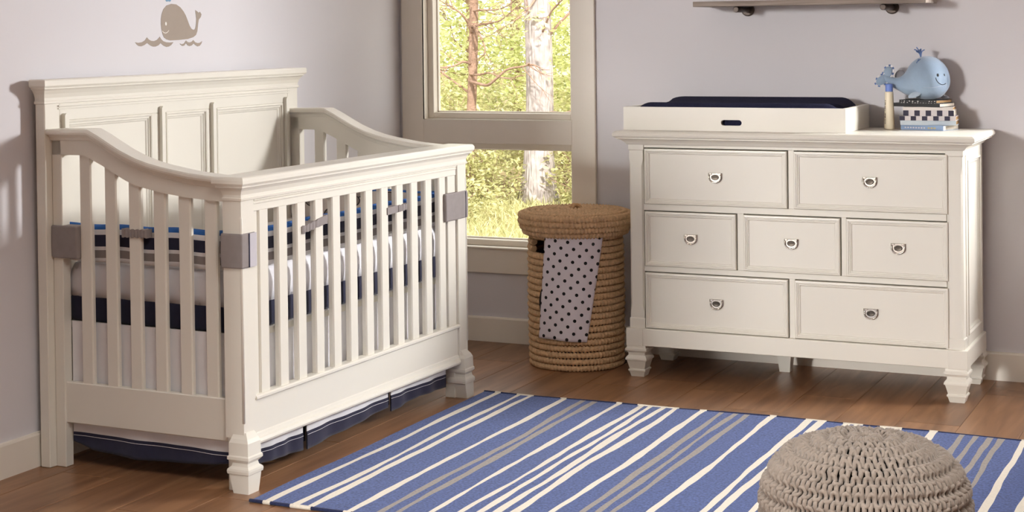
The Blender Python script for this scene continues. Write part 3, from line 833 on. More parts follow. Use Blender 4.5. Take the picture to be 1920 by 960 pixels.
def pad():
    b = MB(); NX, NY = 70, 36
    x0, x1, y0, y1 = TT+.004, TL-TT-.004, TT+.004, TD-TT-.004
    top = []
    for j in range(NY+1):
        for i in range(NX+1):
            fx, fy = i/NX, j/NY
            lip = .098+.034*(abs(2*fy-1)**2.0)
            if fy < .5: lip -= .012
            ex = min(1, min(fx, 1-fx)*(x1-x0)/.075); ey = min(1, min(fy, 1-fy)*(y1-y0)/.05)
            rx = sqrt(max(0, 1-(1-ex)**2)); ry = sqrt(max(0, 1-(1-ey)**2))
            shift = 1.0
            if fy > .5:      # rear bolster starts further in at the left end
                ex2 = min(1, max(0, fx*(x1-x0)-.06)/.06); rx2 = sqrt(max(0, 1-(1-ex2)**2)); shift = .84+.16*rx2
            z = .010+(lip-.010)*(rx*ry)**.8*shift
            top.append((x0+(x1-x0)*fx, y0+(y1-y0)*fy, z))
    F_ = []
    for j in range(NY):
        for i in range(NX):
            a = j*(NX+1)+i; F_.append((a, a+1, a+NX+2, a+NX+1))
    b.add(top, F_, 0, True)
    base = [(x, y, .009) for x, y, z in top]
    edge = [i for i in range(NX+1)]+[(k+1)*(NX+1)-1 for k in range(1, NY+1)]+[NY*(NX+1)+i for i in range(NX-1, -1, -1)]+[k*(NX+1) for k in range(NY-1, 0, -1)]
    b.add([top[i] for i in edge], [tuple(range(len(edge)))], 0)
    root = empty('changing_pad', (1.178, -.402, ZT)); tag(root, 'navy terry contoured changing pad inside the cream tray', 'changing pad')
    c = b.build('cover', NAVYT, root)
    s = MB(); pts = []
    for i in range(6, NX-3):
        p = top[9*(NX+1)+i]; pts.append((p[0], p[1], p[2]+.0004))
    s.tube(pts, .0007, 5); s.build('seam_piping', mat('seam_thread', (110, 108, 116), .9, .2, var=(200, .3)), c)
pad()

# ------------------------------------------------------------------ bottle, books
BT = empty('lotion_bottle', (2.131, -.125, ZT)); tag(BT, 'cream lotion bottle with blue cap beside the stack of books', 'bottle')
b = MB(); b.lathe(0, 0, [(.0165, 0), (.0185, .003), (.0188, .012), (.018, .05), (.0165, .09), (.0158, .12), (.0155, .136), (.0145, .140), (.0128, .141)], 28); b.build('body', BOTTLE, BT)
b = MB(); b.lathe(0, 0, [(.0132, .1405), (.0136, .142), (.0134, .165), (.0128, .1685), (.0118, .1695)], 28); b.build('cap', CAPB, BT)
def book(name, label, cx, cy, z0, w, d, h, rz, cover, pages, spine_mats=None, hard=True):
    o = empty(name, (cx, cy, z0), rz); tag(o, label, 'book', 'books stacked under the plush whale')
    t = .0014
    b = MB(); b.box(-w/2, w/2, -d/2, d/2, 0, t, c=0); b.box(-w/2, w/2, -d/2, d/2, h-t, h, c=0); b.box(-w/2, w/2, -d/2, -d/2+t, t, h-t, c=0)
    cv = b.build('cover', cover, o, fix=False)
    b = MB(); b.box(-w/2+.003, w/2-.002, -d/2+t, d/2-.003, t, h-t, c=0); b.build('page_block', pages, o, fix=False)
    return o, cv
z = ZT
R4 = radians(4)
o, cv = book('picture_book', 'thin blue book at the bottom of the stack', 2.275, -.100, z, .172, .12, .0185, radians(-18), BOOKB, PAPER)
b = MB()
for k in range(8): b.box(-.07+.011*k, -.064+.011*k, -.0606, -.0600, .006, .011, c=0)
b.build('spine_print', PALE, cv, fix=False)
b = MB()
for k in range(3): b.box(.024+.012*k, .032+.012*k, -.0606, -.0600, .006, .011, c=0)
b.build('spine_print', mat('gold_print', (206, 184, 120), .5, .4, var=(60, .05)), cv, fix=False)
z += .0187
book('picture_book', 'pale gray-blue book lying second from the bottom of the stack', 2.275, -.098, z, .200, .125, .0165, R4, BOOKG, KRAFT); z += .0167
def checker(cv, w, d, h, n, ph):
    for k in range(n):
        if (k+ph) % 2 == 0:
            b = MB(); b.box(-w/2+w*k/n+.0004, -w/2+w*(k+1)/n-.0004, -d/2-.0006, -d/2-.00005, .0004, h-.0004, c=0); b.build('checker_square', INK, cv, fix=False)
o, cv = book('picture_book', 'wider checkered navy and white book with tan pages', 2.273, -.098, z, .202, .122, .0165, R4, PALE, KRAFT); checker(cv, .202, .122, .0165, 10, 0); z += .0167
o, cv = book('picture_book', 'taller checkered navy and white book above another checkered one', 2.276, -.096, z, .182, .120, .021, R4, PALE, PAPER); checker(cv, .182, .120, .021, 9, 0); z += .0212
book('picture_book', 'plain white book between the checkered and black patterned books', 2.274, -.096, z, .180, .122, .012, R4, BOOKW, KRAFT); z += .0122
book('notebook', 'lower black notebook with white pattern, its left end sticking out', 2.252, -.092, z, .190, .12, .0135, radians(-17), ANCHOR, PAPER); z += .0137
book('notebook', 'upper black patterned notebook directly under the plush whale', 2.258, -.088, z, .150, .125, .0115, radians(-17), ANCHOR, KRAFT); z += .0117
ZB = z

# ------------------------------------------------------------------ plush whale
WH = empty('plush_whale', (2.256, -.09, ZB)); tag(WH, 'pale blue smiling plush whale with yarn spout on the books', 'plush toy')
def whale():
    # spine runs from the face (towards +x and the viewer) to the tail (-x), local coords
    spine = [(.079, -.020, .066, .004), (.078, -.020, .066, .022), (.073, -.018, .066, .040), (.060, -.014, .069, .058), (.040, -.009, .073, .0705), (.016, -.003, .076, .0755), (-.008, .001, .075, .073), (-.03, .004, .069, .064), (-.05, .005, .060, .050), (-.068, .004, .054, .036), (-.085, .002, .054, .025), (-.102, 0, .058, .0185), (-.12, -.003, .066, .015), (-.135, -.006, .074, .012), (-.142, -.007, .078, .004)]
    pts = smooth_curve([s[:3] for s in spine], 3); rs = [q.x for q in smooth_curve([(s[3], 0, 0) for s in spine], 3)]
    b = MB(); N = 28; L = []
    for i, (p, r) in enumerate(zip(pts, rs)):
        t = pts[min(i+1, len(pts)-1)]-pts[max(i-1, 0)]
        t = Vector((t.x, t.y, t.z*.3)).normalized(); u = t.cross(Vector((0, 0, 1))).normalized(); w = u.cross(t)
        ring = []
        for k in range(N):
            a = 2*pi*k/N; q = p+u*r*cos(a)*.94+w*r*sin(a)*1.03
            if q.z < .0006: q.z = .0006
            ring.append(q)
        L.append(ring)
    b.loops(L, smooth=True)
    b.v = [(x*1.06-.002, y*1.04, z*1.05) for x, y, z in b.v]
    return b.build('body', PLUSH, WH), pts
wbody, _ = whale()
def on_body(x, z, push=.0):
    """front (viewer side) surface point of the body for local x, z"""
    best = None
    for q in wbody.data.vertices:
        p = q.co
        if p.y > .0: continue
        d = (p.x-x)**2+(p.z-z)**2
        if best is None or d < best[0]: best = (d, p.copy())
    return Vector((x, best[1].y-push, z))
bp = wbody.data
from mathutils.bvhtree import BVHTree
bvh = BVHTree.FromPolygons([v.co for v in bp.vertices], [tuple(p.vertices) for p in bp.polygons])
def hit(x, z, dirx=-.19, push=.0006):
    """point on the body seen from the front"""
    d = Vector((dirx, .98, 0)).normalized(); o_ = Vector((x, 0, z))-d*.4
    h = bvh.ray_cast(o_, d)
    if h[0] is None: return Vector((x, -.05, z)), Vector((0, -1, 0))
    return h[0]-d*push, h[1]
def disc(name, m, x, z, rx, rz, par, th=.0012):
    p, n = hit(x, z); b = MB(); u = n.cross(Vector((0, 0, 1))).normalized(); w = u.cross(n)
    b.loops([[p+n*d+u*rx*s*cos(2*pi*k/14)+w*rz*s*sin(2*pi*k/14) for k in range(14)] for s, d in ((1, -.001), (1, th*.4), (.6, th))], smooth=True); return b.build(name, m, par)
disc('eye', BLACKP, .047, .092, .0042, .0056, WH); disc('eye', BLACKP, .0705, .092, .0022, .0046, WH)
b = MB(); pts = smooth_curve([(.039, .083, 0), (.044, .070, 0), (.054, .060, 0), (.066, .056, 0), (.076, .061, 0)], 5)
b.tube([hit(p.x, p.y)[0] for p in pts], .0011, 6); b.build('smile', BLACKP, WH)
# belly patch seam
b = MB(); pts = [hit(-.005+.08*i/20, .046-.004*sin(pi*i/20)+.010*i/20)[0] for i in range(20)]; b.tube(pts, .0008, 5); b.build('belly_seam', PLUSHB, WH)
def lobe(name, m, c, ax, r, par, frill=None):
    """flattened ellipsoid; ax = three axes vectors"""
    b = MB(); N, K = 18, 8; L = []
    A = [Vector(a).normalized() for a in ax]
    for i in range(K+1):
        t = -1+2*(i+.02)/(K+.04); rr = sqrt(max(0, 1-t*t))
        L.append([Vector(c)+A[0]*r[0]*t+A[1]*r[1]*rr*cos(2*pi*k/N)+A[2]*r[2]*rr*sin(2*pi*k/N) for k in range(N)])
    b.loops(L, smooth=True); o = b.build(name, m, par)
    if frill:
        f = MB(); rr_ = random.Random(5)
        for k in range(frill):
            a = -2.4+4.8*k/(frill-1)+pi*0; c2 = Vector(c)+A[0]*r[0]*cos(a)+A[1]*r[1]*sin(a)
            out = (A[0]*cos(a)+A[1]*sin(a)).normalized(); tn = A[2]
            q = out*.006+tn*.004*(1 if k % 2 else -1)
            s = (A[1]*cos(a)-A[0]*sin(a)).normalized()*.004
            f.add([c2-s, c2+s, c2+s+q, c2-s+q], [(0, 1, 2, 3)], k % 2, False)
            f.add([c2-s+tn*.0008, c2+s+tn*.0008, c2+s+q+tn*.0008, c2-s+q+tn*.0008], [(3, 2, 1, 0)], k % 2, False)
        f.build('frill', [WHITEF, TUFT], o, fix=False)
    return o
lobe('tail_fluke', PLUSH, (-.156, -.012, .072), ((-.75, -.2, -.6), (.6, -.1, -.75), (0, 1, 0)), (.026, .016, .008), WH, 12)
lobe('tail_fluke', PLUSH, (-.136, -.002, .101), ((.35, .2, .9), (.9, -.1, -.35), (0, 1, 0)), (.024, .016, .008), WH, 12)
lobe('back_fin', PLUSHG, (-.098, .034, .088), ((.5, .1, .8), (.8, 0, -.5), (0, 1, 0)), (.022, .019, .008), WH)
p, n = hit(-.024, .026); lobe('side_fin', PLUSHB, p+n*.004+Vector((-.012, 0, -.004)), ((-.92, -.2, -.34), (.3, -.3, -.9), (0, 1, -.2)), (.026, .011, .006), WH)
lobe('side_fin', PLUSHG, (.066, .02, .010), ((.9, .3, -.2), (.1, .3, -.9), (0, 1, 0)), (.02, .008, .005), WH)
rt = random.Random(4)
for k in range(11):
    a = rt.uniform(0, 2*pi); s = rt.uniform(.008, .024); h = rt.uniform(.03, .048)
    b = MB(); x0, z0 = -.014, .154
    b.tube(smooth_curve([(x0, 0, z0), (x0-.002+.3*s*cos(a), .3*s*sin(a), z0+h*.5), (x0-.006+s*cos(a)*1.1, s*sin(a), z0+h*(1-.35*(s/.024)))], 5), .0021, 6); b.build('spout_strand', TUFT, WH)
for k in range(2):
    b = MB(); q = [hit(-.016-.008*i/4-.006*k, .150-.007*i/4*(1+k), push=.001)[0] for i in range(5)]
    b.tube(q, .0018, 6); b.build('spout_strand', TUFT, WH)

# ------------------------------------------------------------------ wall shelf
SH = empty('wall_shelf', (1.393, WY, 1.385)); tag(SH, 'weathered gray wooden shelf on two dark pipe brackets above the dresser', 'shelf')
b = MB(); b.box(0, .89, -.215, 0, .021, .041, c=.0015); b.build('board', SHELFW, SH, fix=False)
for xb in (.158, .723):
    b = MB(); b.tube([(xb, 0, .009), (xb, -.165, .009), (xb, -.167, .009)], [.0115, .0115, .0095], 18); br = b.build('bracket', BRACK, SH)
    b = MB(); b.tube([(xb, 0, .009), (xb, -.008, .009), (xb, -.012, .009)], [.026, .026, .022], 24); b.build('wall_flange', BRACK, br)

# ------------------------------------------------------------------ wall decals (flat vinyl on the left wall)
BODY = [(-1.649,1.431),(-1.620,1.429),(-1.596,1.419),(-1.578,1.405),(-1.565,1.391),(-1.553,1.372),(-1.543,1.355),(-1.532,1.344),(-1.521,1.340),(-1.512,1.342),(-1.507,1.350),(-1.504,1.363),(-1.502,1.379),(-1.504,1.389),(-1.508,1.410),(-1.497,1.406),(-1.488,1.401),(-1.479,1.404),(-1.470,1.395),(-1.475,1.385),(-1.487,1.376),(-1.491,1.363),(-1.494,1.348),(-1.497,1.335),(-1.505,1.322),(-1.522,1.314),(-1.555,1.308),(-1.609,1.305),(-1.659,1.304),(-1.680,1.308),(-1.694,1.315),(-1.702,1.327),(-1.707,1.341),(-1.710,1.360),(-1.709,1.379),(-1.705,1.395),(-1.695,1.412),(-1.677,1.425)]
W1 = [(-1.856,1.300),(-1.838,1.298),(-1.818,1.300),(-1.801,1.306),(-1.790,1.316),(-1.780,1.309),(-1.767,1.304),(-1.750,1.303),(-1.734,1.307),(-1.724,1.313),(-1.718,1.318),(-1.710,1.309),(-1.698,1.302),(-1.681,1.298),(-1.659,1.297),(-1.640,1.298),(-1.653,1.288),(-1.667,1.283),(-1.681,1.282),(-1.698,1.287),(-1.714,1.296),(-1.726,1.288),(-1.743,1.284),(-1.757,1.284),(-1.771,1.288),(-1.789,1.297),(-1.805,1.290),(-1.822,1.286),(-1.835,1.287),(-1.847,1.293)]
W2 = [(-1.602,1.293),(-1.592,1.290),(-1.579,1.292),(-1.566,1.303),(-1.555,1.297),(-1.542,1.296),(-1.530,1.299),(-1.522,1.304),(-1.511,1.296),(-1.496,1.293),(-1.482,1.294),(-1.468,1.300),(-1.474,1.290),(-1.484,1.283),(-1.497,1.281),(-1.510,1.286),(-1.520,1.292),(-1.532,1.285),(-1.545,1.283),(-1.557,1.286),(-1.566,1.294),(-1.577,1.285),(-1.588,1.284),(-1.597,1.288)]
DC = empty('whale_decal', (WX, -1.65, 1.28)); tag(DC, 'taupe whale and waves wall sticker above the crib headboard', 'wall decal')
def decal(name, pts, m, x0=.0002, x1=.0009):
    b = MB(); b.prism([(y+1.65, z-1.28) for y, z in pts], 0, x0, x1); return b.build(name, m, DC)
wd = decal('whale_shape', BODY, DECAL); decal('wave', W1, DECAL); decal('wave', W2, DECAL)
decal('eye', [(-1.6823+.0045*cos(2*pi*k/14), 1.362+.0064*sin(2*pi*k/14)) for k in range(14)], DECALW, .0009, .0013)
mo = smooth_curve([(-1.704, 1.337, 0), (-1.695, 1.332, 0), (-1.685, 1.330, 0), (-1.674, 1.333, 0), (-1.666, 1.339, 0)], 4)
decal('mouth', [(p.x, p.y+.0011) for p in mo]+[(p.x, p.y-.0011) for p in reversed(mo)], DECALW, .0009, .0013)
for k, (dy, ang) in enumerate(((-.012, .5), (.0, 0), (.012, -.5))):
    L = []
    for i in range(14):
        a = 2*pi*i/14; r = .008*(1-.25*cos(a)); px, pz = .006*sin(a), .024*cos(a)*.7+.017
        L.append((-1.666+dy*.55+px*cos(ang)-pz*sin(ang), 1.4375+px*sin(ang)+pz*cos(ang)))
    decal('spout_drop', L, DECALB)

# ------------------------------------------------------------------ laundry hamper
HX, HY = .924, -.28
HM = empty('laundry_hamper', (HX, HY, 0)); tag(HM, 'round woven seagrass hamper with lid between crib and dresser', 'hamper')
VA = math.atan2(-6.4293-HY, 3.4597-HX)          # direction of the room's viewer side
def coil_mesh(R, r, n, a0=0.0, a1=2*pi, ph=0.0, tilt=0):
    seg = n*4; b = MB(); L = []; K = 8
    full = abs(a1-a0-2*pi) < 1e-6
    S = seg if full else max(8, int(seg*(a1-a0)/(2*pi)))
    rr_ = random.Random(int(R*1e4)+n)
    jit = [rr_.uniform(-.35, .35) for _ in range(n+2)]
    for i in range(S+(0 if full else 1)):
        th = a0+(a1-a0)*i/S; l = []
        for k in range(K):
            ps = 2*pi*k/K
            x = n*th/(2*pi)+ps*.20+ph; ci = int(x) % n
            fr_ = x-math.floor(x)
            g = math.exp(-((min(fr_, 1-fr_))/.2)**2)
            m = r*(1.10-.46*g)*(1+.05*jit[ci])
            rad = R+m*cos(ps); l.append((rad*cos(th), rad*sin(th), m*1.04*sin(ps)))
        L.append(l)
    if full: L.append(L[0]); b.loops(L, False, False, 0, True)
    else: b.loops(L, True, True, 0, True)
    return b
RH = .1770; RM = .0124; NC = 21; DZ = .0252
cm = coil_mesh(RH, RM, 78).build('coil', COIL, HM); base_mesh = cm.data; bpy.data.objects.remove(cm)
hole_c = VA-radians(53)
gap = MB(); arc_mesh = None
rh = random.Random(9)
for k in range(NC):
    z = RM+k*DZ
    if k in (18, 19):
        o = coil_mesh(RH, RM, 78, hole_c+radians(14), hole_c+2*pi-radians(14)).build('coil', COIL, HM)
    else:
        o = bpy.data.objects.new('coil', base_mesh); COL.objects.link(o); o.parent = HM; o.rotation_euler = (0, 0, rh.uniform(0, 6.28))
    s = 1.0+.02*sin(pi*k/NC)+rh.uniform(-.006, .006)
    o.scale = (s, s, 1); o.location = (0, 0, z)
b = MB(); b.lathe(0, 0, [(RH-.006, .004), (RH-.006, .44)], 40)
b = MB()
b.loops([[((RH-.008)*cos(2*pi*k/40), (RH-.008)*sin(2*pi*k/40), z) for k in range(40)] for z in (.004, .444)], True, False, 0, True); b.build('cloth_liner', NAVY, HM)
LD = MB(); LD.lathe(0, 0, [(.19, .524), (.205, .534), (.208, .585), (.19, .594), (.02, .597)], 40)
lid = LD.build('lid', COIL, HM)
for (R, z) in ((.2, .531), (.2105, .5505), (.2165, .5715), (.2155, .5925)):
    o = coil_mesh(R, .0132, int(78*R/RH)).build('coil', COIL, lid); o.location = (0, 0, z)
for k in range(8):
    R = .1945-.0243*k
    o = coil_mesh(R, .0128, max(10, int(78*R/RH))).build('coil', COIL, lid); o.location = (0, 0, .600+.0008*k)
b = MB(); q = VA+pi/2
for s in (-1, 1):
    b.tube(smooth_curve([(-.008*cos(q)*1+.0*s, -.028*sin(q), .608), (-.012*cos(q)+.006*s, -.022*sin(q), .622), (.006*s, .0, .630), (.012*cos(q)+.006*s, .022*sin(q), .622), (.02*cos(q), .028*sin(q), .608)], 5), .0065, 8)
b.build('knot_handle', COIL, lid)

# polka dot cloth hanging from under the lid
def dot_cloth():
    root = empty('polka_dot_cloth', (HX, HY, 0)); tag(root, 'white cloth with black polka dots hanging down the hamper front', 'cloth')
    b = MB(); NU, NV = 30, 40; V = []; UV = []
    for j in range(NV+1):
        fv = j/NV
        al = radians(-37-7*fv); ar = radians(32.5-21*fv)
        for i in range(NU+1):
            fu = i/NU; a = al+(ar-al)*fu
            zt = .534; zb = .128-.010*fu
            z = zt+(zb-zt)*fv
            R = .1985+.004*sin(fu*9+fv*2)*fv+.003*fv+(.006*max(0, 1-fu/.12))*fv
            th = VA+a
            V.append((R*cos(th), R*sin(th), z)); UV.append((a*R, z))
    n0 = len(V)
    F_ = [(j*(NU+1)+i, j*(NU+1)+i+1, (j+1)*(NU+1)+i+1, (j+1)*(NU+1)+i) for j in range(NV) for i in range(NU)]
    b.add(V, F_, 0, True)
    o = b.build('cloth_sheet', DOTS, root)
    uvl = o.data.uv_layers.new(name='UVMap')
    for l in o.data.loops: uvl.data[l.index].uv = UV[l.vertex_index]
    md = o.modifiers.new('thickness', 'SOLIDIFY'); md.thickness = .0015; md.offset = -1
    # dark underside fold peeking out at the left edge
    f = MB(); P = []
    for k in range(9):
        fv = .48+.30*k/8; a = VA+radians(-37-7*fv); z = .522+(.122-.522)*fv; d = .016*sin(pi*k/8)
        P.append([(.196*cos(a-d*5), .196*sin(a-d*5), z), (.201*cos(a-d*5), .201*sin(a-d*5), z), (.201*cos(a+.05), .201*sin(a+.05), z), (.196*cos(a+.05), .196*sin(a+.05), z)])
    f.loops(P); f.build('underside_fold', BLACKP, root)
dot_cloth()

# ------------------------------------------------------------------ rug
STR = [('w', 0.865, 0.886), ('w', 0.955, 0.973), ('w', 0.997, 1.019), ('w', 1.125, 1.145), ('g', 1.207, 1.227), ('g', 1.248, 1.269), ('w', 1.336, 1.354), ('w', 1.416, 1.435), ('w', 1.457, 1.475), ('w', 1.499, 1.521), ('w', 1.542, 1.565), ('w', 1.642, 1.663), ('g', 1.713, 1.733), ('g', 1.758, 1.775), ('g', 1.796, 1.815), ('w', 1.886, 1.906), ('w', 2.011, 2.034), ('w', 2.054, 2.079), ('w', 2.138, 2.158), ('w', 2.181, 2.201), ('w', 2.259, 2.278), ('w', 2.307, 2.328), ('w', 2.419, 2.443), ('g', 2.518, 2.536), ('g', 2.558, 2.578), ('g', 2.599, 2.615), ('g', 2.639, 2.656), ('w', 2.708, 2.731), ('w', 2.798, 2.82), ('w', 2.905, 2.926), ('w', 2.948, 2.97), ('g', 3.05, 3.07), ('g', 3.09, 3.11), ('w', 3.19, 3.21)]
def rug():
    root = empty('striped_rug', (0, 0, 0)); tag(root, 'blue flatweave rug with ivory and gray stripes on the wood floor', 'rug')
    X0, X1, Y0, Y1 = .822, 3.262, -2.455, -.915
    rr = random.Random(21)
    edges = [(X0, None)]
    cuts = [(X0, 0)]
    for k, a, c in STR: cuts += [(a, {'w': 1, 'g': 2}[k]), (c, 0)]
    cuts.append((X1, 0))
    NY = 90; H = .0065
    ph = [[(rr.uniform(0, 6.3), rr.uniform(3, 7)), (rr.uniform(0, 6.3), rr.uniform(11, 19)), (rr.uniform(0, 6.3), rr.uniform(30, 50))] for _ in cuts]
    def wob(i, y):
        if i == 0 or i == len(cuts)-1: return .002*sin(y*9)
        w = 0
        for (p, f), a in zip(ph[i], (.0026, .0016, .0007)): w += a*sin(y*f+p)
        # a stripe's two edges share part of their wander
        j = (i-1)//2
        s = sin(y*3.1+j*1.7)*.0035+sin(y*6.7+j*2.9)*.002
        return w+s
    b = MB(); n = len(cuts)
    V = []
    for j in range(NY+1):
        y = Y0+(Y1-Y0)*j/NY
        for i, (x, _) in enumerate(cuts):
            yy = y
            if j == NY: yy += .008*sin(x*4.1)+.005*sin(x*11)
            if j == 0: yy += .004*sin(x*5)
            zz = H+.0008*sin(x*13+y*7)
            V.append((x+wob(i, y), yy, zz))
    o = len(b.v); b.v += V
    for j in range(NY):
        for i in range(n-1):
            a = o+j*n+i; b.f.append((a, a+1, a+n+1, a+n)); b.m.append(cuts[i][1]); b.s.append(False)
    # skirts down to the floor and underside
    ring = [j*0+i for i in range(n)]+[j*n+n-1 for j in range(1, NY+1)]+[NY*n+i for i in range(n-2, -1, -1)]+[j*n for j in range(NY-1, 0, -1)]
    o2 = len(b.v); b.v += [(V[i][0], V[i][1], .0008) for i in ring]
    m_ = len(ring)
    for k in range(m_):
        k2 = (k+1) % m_
        b.f.append((o+ring[k], o+ring[k2], o2+k2, o2+k)); b.m.append(0); b.s.append(False)
    b.f.append(tuple(o2+k for k in range(m_))[::-1]); b.m.append(0); b.s.append(False)
    b.build('weave', [RUGB, RUGW, RUGG], root, fix=False)
    # end bindings: dark cord on both ends, ivory carry-over yarns joining neighbouring stripes
    for (yy, row) in ((Y1, NY), (Y0, 0)):
        top = [V[row*n+i] for i in range(n)]
        def cord(x0, x1, m, name, r):
            pts = []
            k = max(3, int((x1-x0)/.012))
            for q in range(k+1):
                x = x0+(x1-x0)*q/k
                yv = interp([(p[0], p[1]) for p in top], x)
                pts.append((x, yv+(.001 if row else -.001), .0056))
            c = MB(); c.tube(pts, r, 6); c.build(name, m, root)
        cord(X0-.004, X1+.004, RUGN, 'edge_cord', .0042 if row else .0052)
        i = 0
        while i < len(STR):
            if STR[i][0] == 'w':
                j = i
                while j+1 < len(STR) and STR[j+1][0] == 'w' and STR[j+1][1]-STR[j][2] < .045: j += 1
                cord(STR[i][1]-.001, STR[j][2]+.002, RUGW, 'carry_yarn', .0050 if row else .0062); i = j+1
            else: i += 1
rug()

# ------------------------------------------------------------------ knitted pouf
def pouf():
    root = empty('knitted_pouf', (2.556, -2.45, .0075)); tag(root, 'round chunky knitted taupe pouf on the edge of the rug', 'pouf')
    H, R = .338, .242
    def prof(t):    # t 0 top pole .. 1 bottom pole
        a = pi*t; s = sin(a); c = cos(a)
        r = R*(abs(s)**.72); z = H/2+H/2*(1 if c > 0 else -1)*(abs(c)**.82)
        return r, z
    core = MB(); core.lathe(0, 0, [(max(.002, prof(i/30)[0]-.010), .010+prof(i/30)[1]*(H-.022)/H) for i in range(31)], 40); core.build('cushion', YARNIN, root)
    # arc length table
    T = [i/400 for i in range(401)]; S = [0]
    for i in range(400):
        r0, z0 = prof(T[i]); r1, z1 = prof(T[i+1]); S.append(S[-1]+math.hypot(r1-r0, z1-z0))
    tot = S[-1]
    def at(s):
        s = min(max(s, 0), tot)
        lo, hi = 0, 400
        while hi-lo > 1:
            m = (lo+hi)//2
            if S[m] <= s: lo = m
            else: hi = m
        f = (s-S[lo])/(S[hi]-S[lo]+1e-9); t = T[lo]+(T[hi]-T[lo])*f
        r, z = prof(t); r2, z2 = prof(min(1, t+.004)); r1, z1 = prof(max(0, t-.004))
        dr, dz = r2-r1, z2-z1; q = math.hypot(dr, dz)+1e-9
        return r, z, -dz/q, dr/q      # outward normal (nr, nz)
    rows = 28; ds = (tot-.09)/rows; YR = .0060
    b = MB(); rr = random.Random(2)
    for k in range(rows):
        sc_ = .016+ds*(k+.5); r, z, _, _ = at(sc_)
        n = max(12, int(2*pi*r/.0275)); PP = 10; path = []
        sgn = 1 if (k//1) % 2 else -1
        ph0 = rr.uniform(0, 6.28)
        for i in range(n*PP):
            t = 2*pi*i/PP
            th = (t+.55*sin(2*t))/n+ph0
            s = sc_+ds*.62*cos(t)*(1+.12*sin(th*3+k))
            rad, zz, nr, nz = at(s)
            off = .0058*sgn*cos(2*t)+.0015*sin(th*5+k*.7)
            rad += nr*off; zz += nz*off
            path.append((rad*cos(th), rad*sin(th), max(.007, zz)))
        b.tube(path, YR*(.8 if k < 3 else 1), 5, closed=True)
    o = b.build('knit_cover', YARN, root, fix=False); o['kind'] = 'stuff'
pouf()

# ------------------------------------------------------------------ woodland outside
b = MB(); G = []
rg = random.Random(8)
NX, NY = 40, 30
for j in range(NY+1):
    for i in range(NX+1):
        x = -22+32*i/NX; y = .6+32*(j/NY)**1.4; z = -.5-.02*max(0, 6-y)+.03*max(0, y-9)+.05*sin(x*1.3)*sin(y*.9)
        G.append((x, y, z))
b.add(G, [(j*(NX+1)+i, j*(NX+1)+i+1, (j+1)*(NX+1)+i+1, (j+1)*(NX+1)+i) for j in range(NY) for i in range(NX)], 0, True)
struct(b.build('ground', SOIL))
def gz(x, y): return -.5-.02*max(0, 6-y)+.03*max(0, y-9)+.05*sin(x*1.3)*sin(y*.9)
def leaves(b, n, c, r, size, rng, flat=.5, upward=.3):
    for _ in range(n):
        while True:
            p = Vector((rng.uniform(-1, 1), rng.uniform(-1, 1), rng.uniform(-1, 1)))
            if p.length < 1: break
        p = Vector((c[0]+p.x*r[0], c[1]+p.y*r[1], c[2]+p.z*r[2]))
        s = size*rng.uniform(.6, 1.3)
        d = Vector((rng.gauss(0, 1), rng.gauss(0, 1), rng.gauss(0, flat))).normalized()
        u = d.cross(Vector((rng.gauss(0, .6), rng.gauss(0, .6), 1))).normalized()
        q = p+d*s*.5
        w = d.cross(u)*s*.08
        b.add([p, q+u*s*.28+w, p+d*s, q-u*s*.28+w], [(0, 1, 2, 3)])
def trunk_mesh(x, y, z0, h, r0, r1, flare, seed, n=20, lean=(0, 0)):
    rng = random.Random(seed); b = MB(); L = []; K = 26
    ph = [rng.uniform(0, 6) for _ in range(4)]
    for i in range(K+1):
        f = i/K; z = h*f; r = r0+(r1-r0)*f+flare*math.exp(-z/.28)
        cx = lean[0]*f+.03*sin(z*1.1+ph[0])*min(1, f*5); cy = lean[1]*f
        L.append([(cx+r*(1+.05*sin(3*a+ph[1]+z)+.025*sin(9*a+ph[2]))*cos(a), cy+r*(1+.05*sin(3*a+ph[1]+z)+.025*sin(9*a+ph[2]))*sin(a), z) for a in [2*pi*k/n for k in range(n)]])
    b.loops(L, smooth=True); return b
def branch(b, p0, d, L, r, rng, depth=0, droop=0):
    pts = [Vector(p0)]; d = Vector(d).normalized(); N = 7
    for i in range(N):
        d = (d+Vector((rng.gauss(0, .16), rng.gauss(0, .16), rng.gauss(0, .16)-droop))).normalized(); pts.append(pts[-1]+d*L/N)
    b.tube(pts, [r*(1-.8*i/N) for i in range(N+1)], 6)
    if depth > 0:
        for k in range(3):
            i = rng.randrange(2, N); dd = (pts[i]-pts[i-1]).normalized()+Vector((rng.gauss(0, .6), rng.gauss(0, .6), rng.gauss(0, .5)))
            branch(b, pts[i], dd, L*rng.uniform(.35, .6), r*.5, rng, depth-1, droop)
def tree(label, x, y, r0, h, flare, bark, leafm, clouds, nb, seed, lean=(0, 0), bl=1.2, br=.02, lsize=.075):
    z0 = gz(x, y)-.05; rng = random.Random(seed)
    o = empty('woodland_tree', (x, y, z0)); tag(o, label, 'tree', 'woodland trees outside the window')
    trunk_mesh(x, y, z0, h, r0, r0*.72, flare, seed, lean=lean).build('trunk', bark, o)
    for k in range(nb):
        b = MB(); hz = rng.uniform(.7, 2.6); a = rng.uniform(0, 2*pi)
        if k % 3 != 2: a = rng.choice((0, pi))+rng.uniform(-.6, .6)
        f = hz/h
        branch(b, (lean[0]*f, lean[1]*f, hz), (cos(a), sin(a)*.6, rng.uniform(-.1, .55)), bl*rng.uniform(.6, 1.2), br, rng, 2, .0)
        b.build('branch', BARKD, o)
    if clouds:
        b = MB()
        for (c, r, n) in clouds: leaves(b, n, c, r, lsize, rng)
        f = b.build('foliage', leafm, o, fix=False); f['kind'] = 'stuff'
    return o
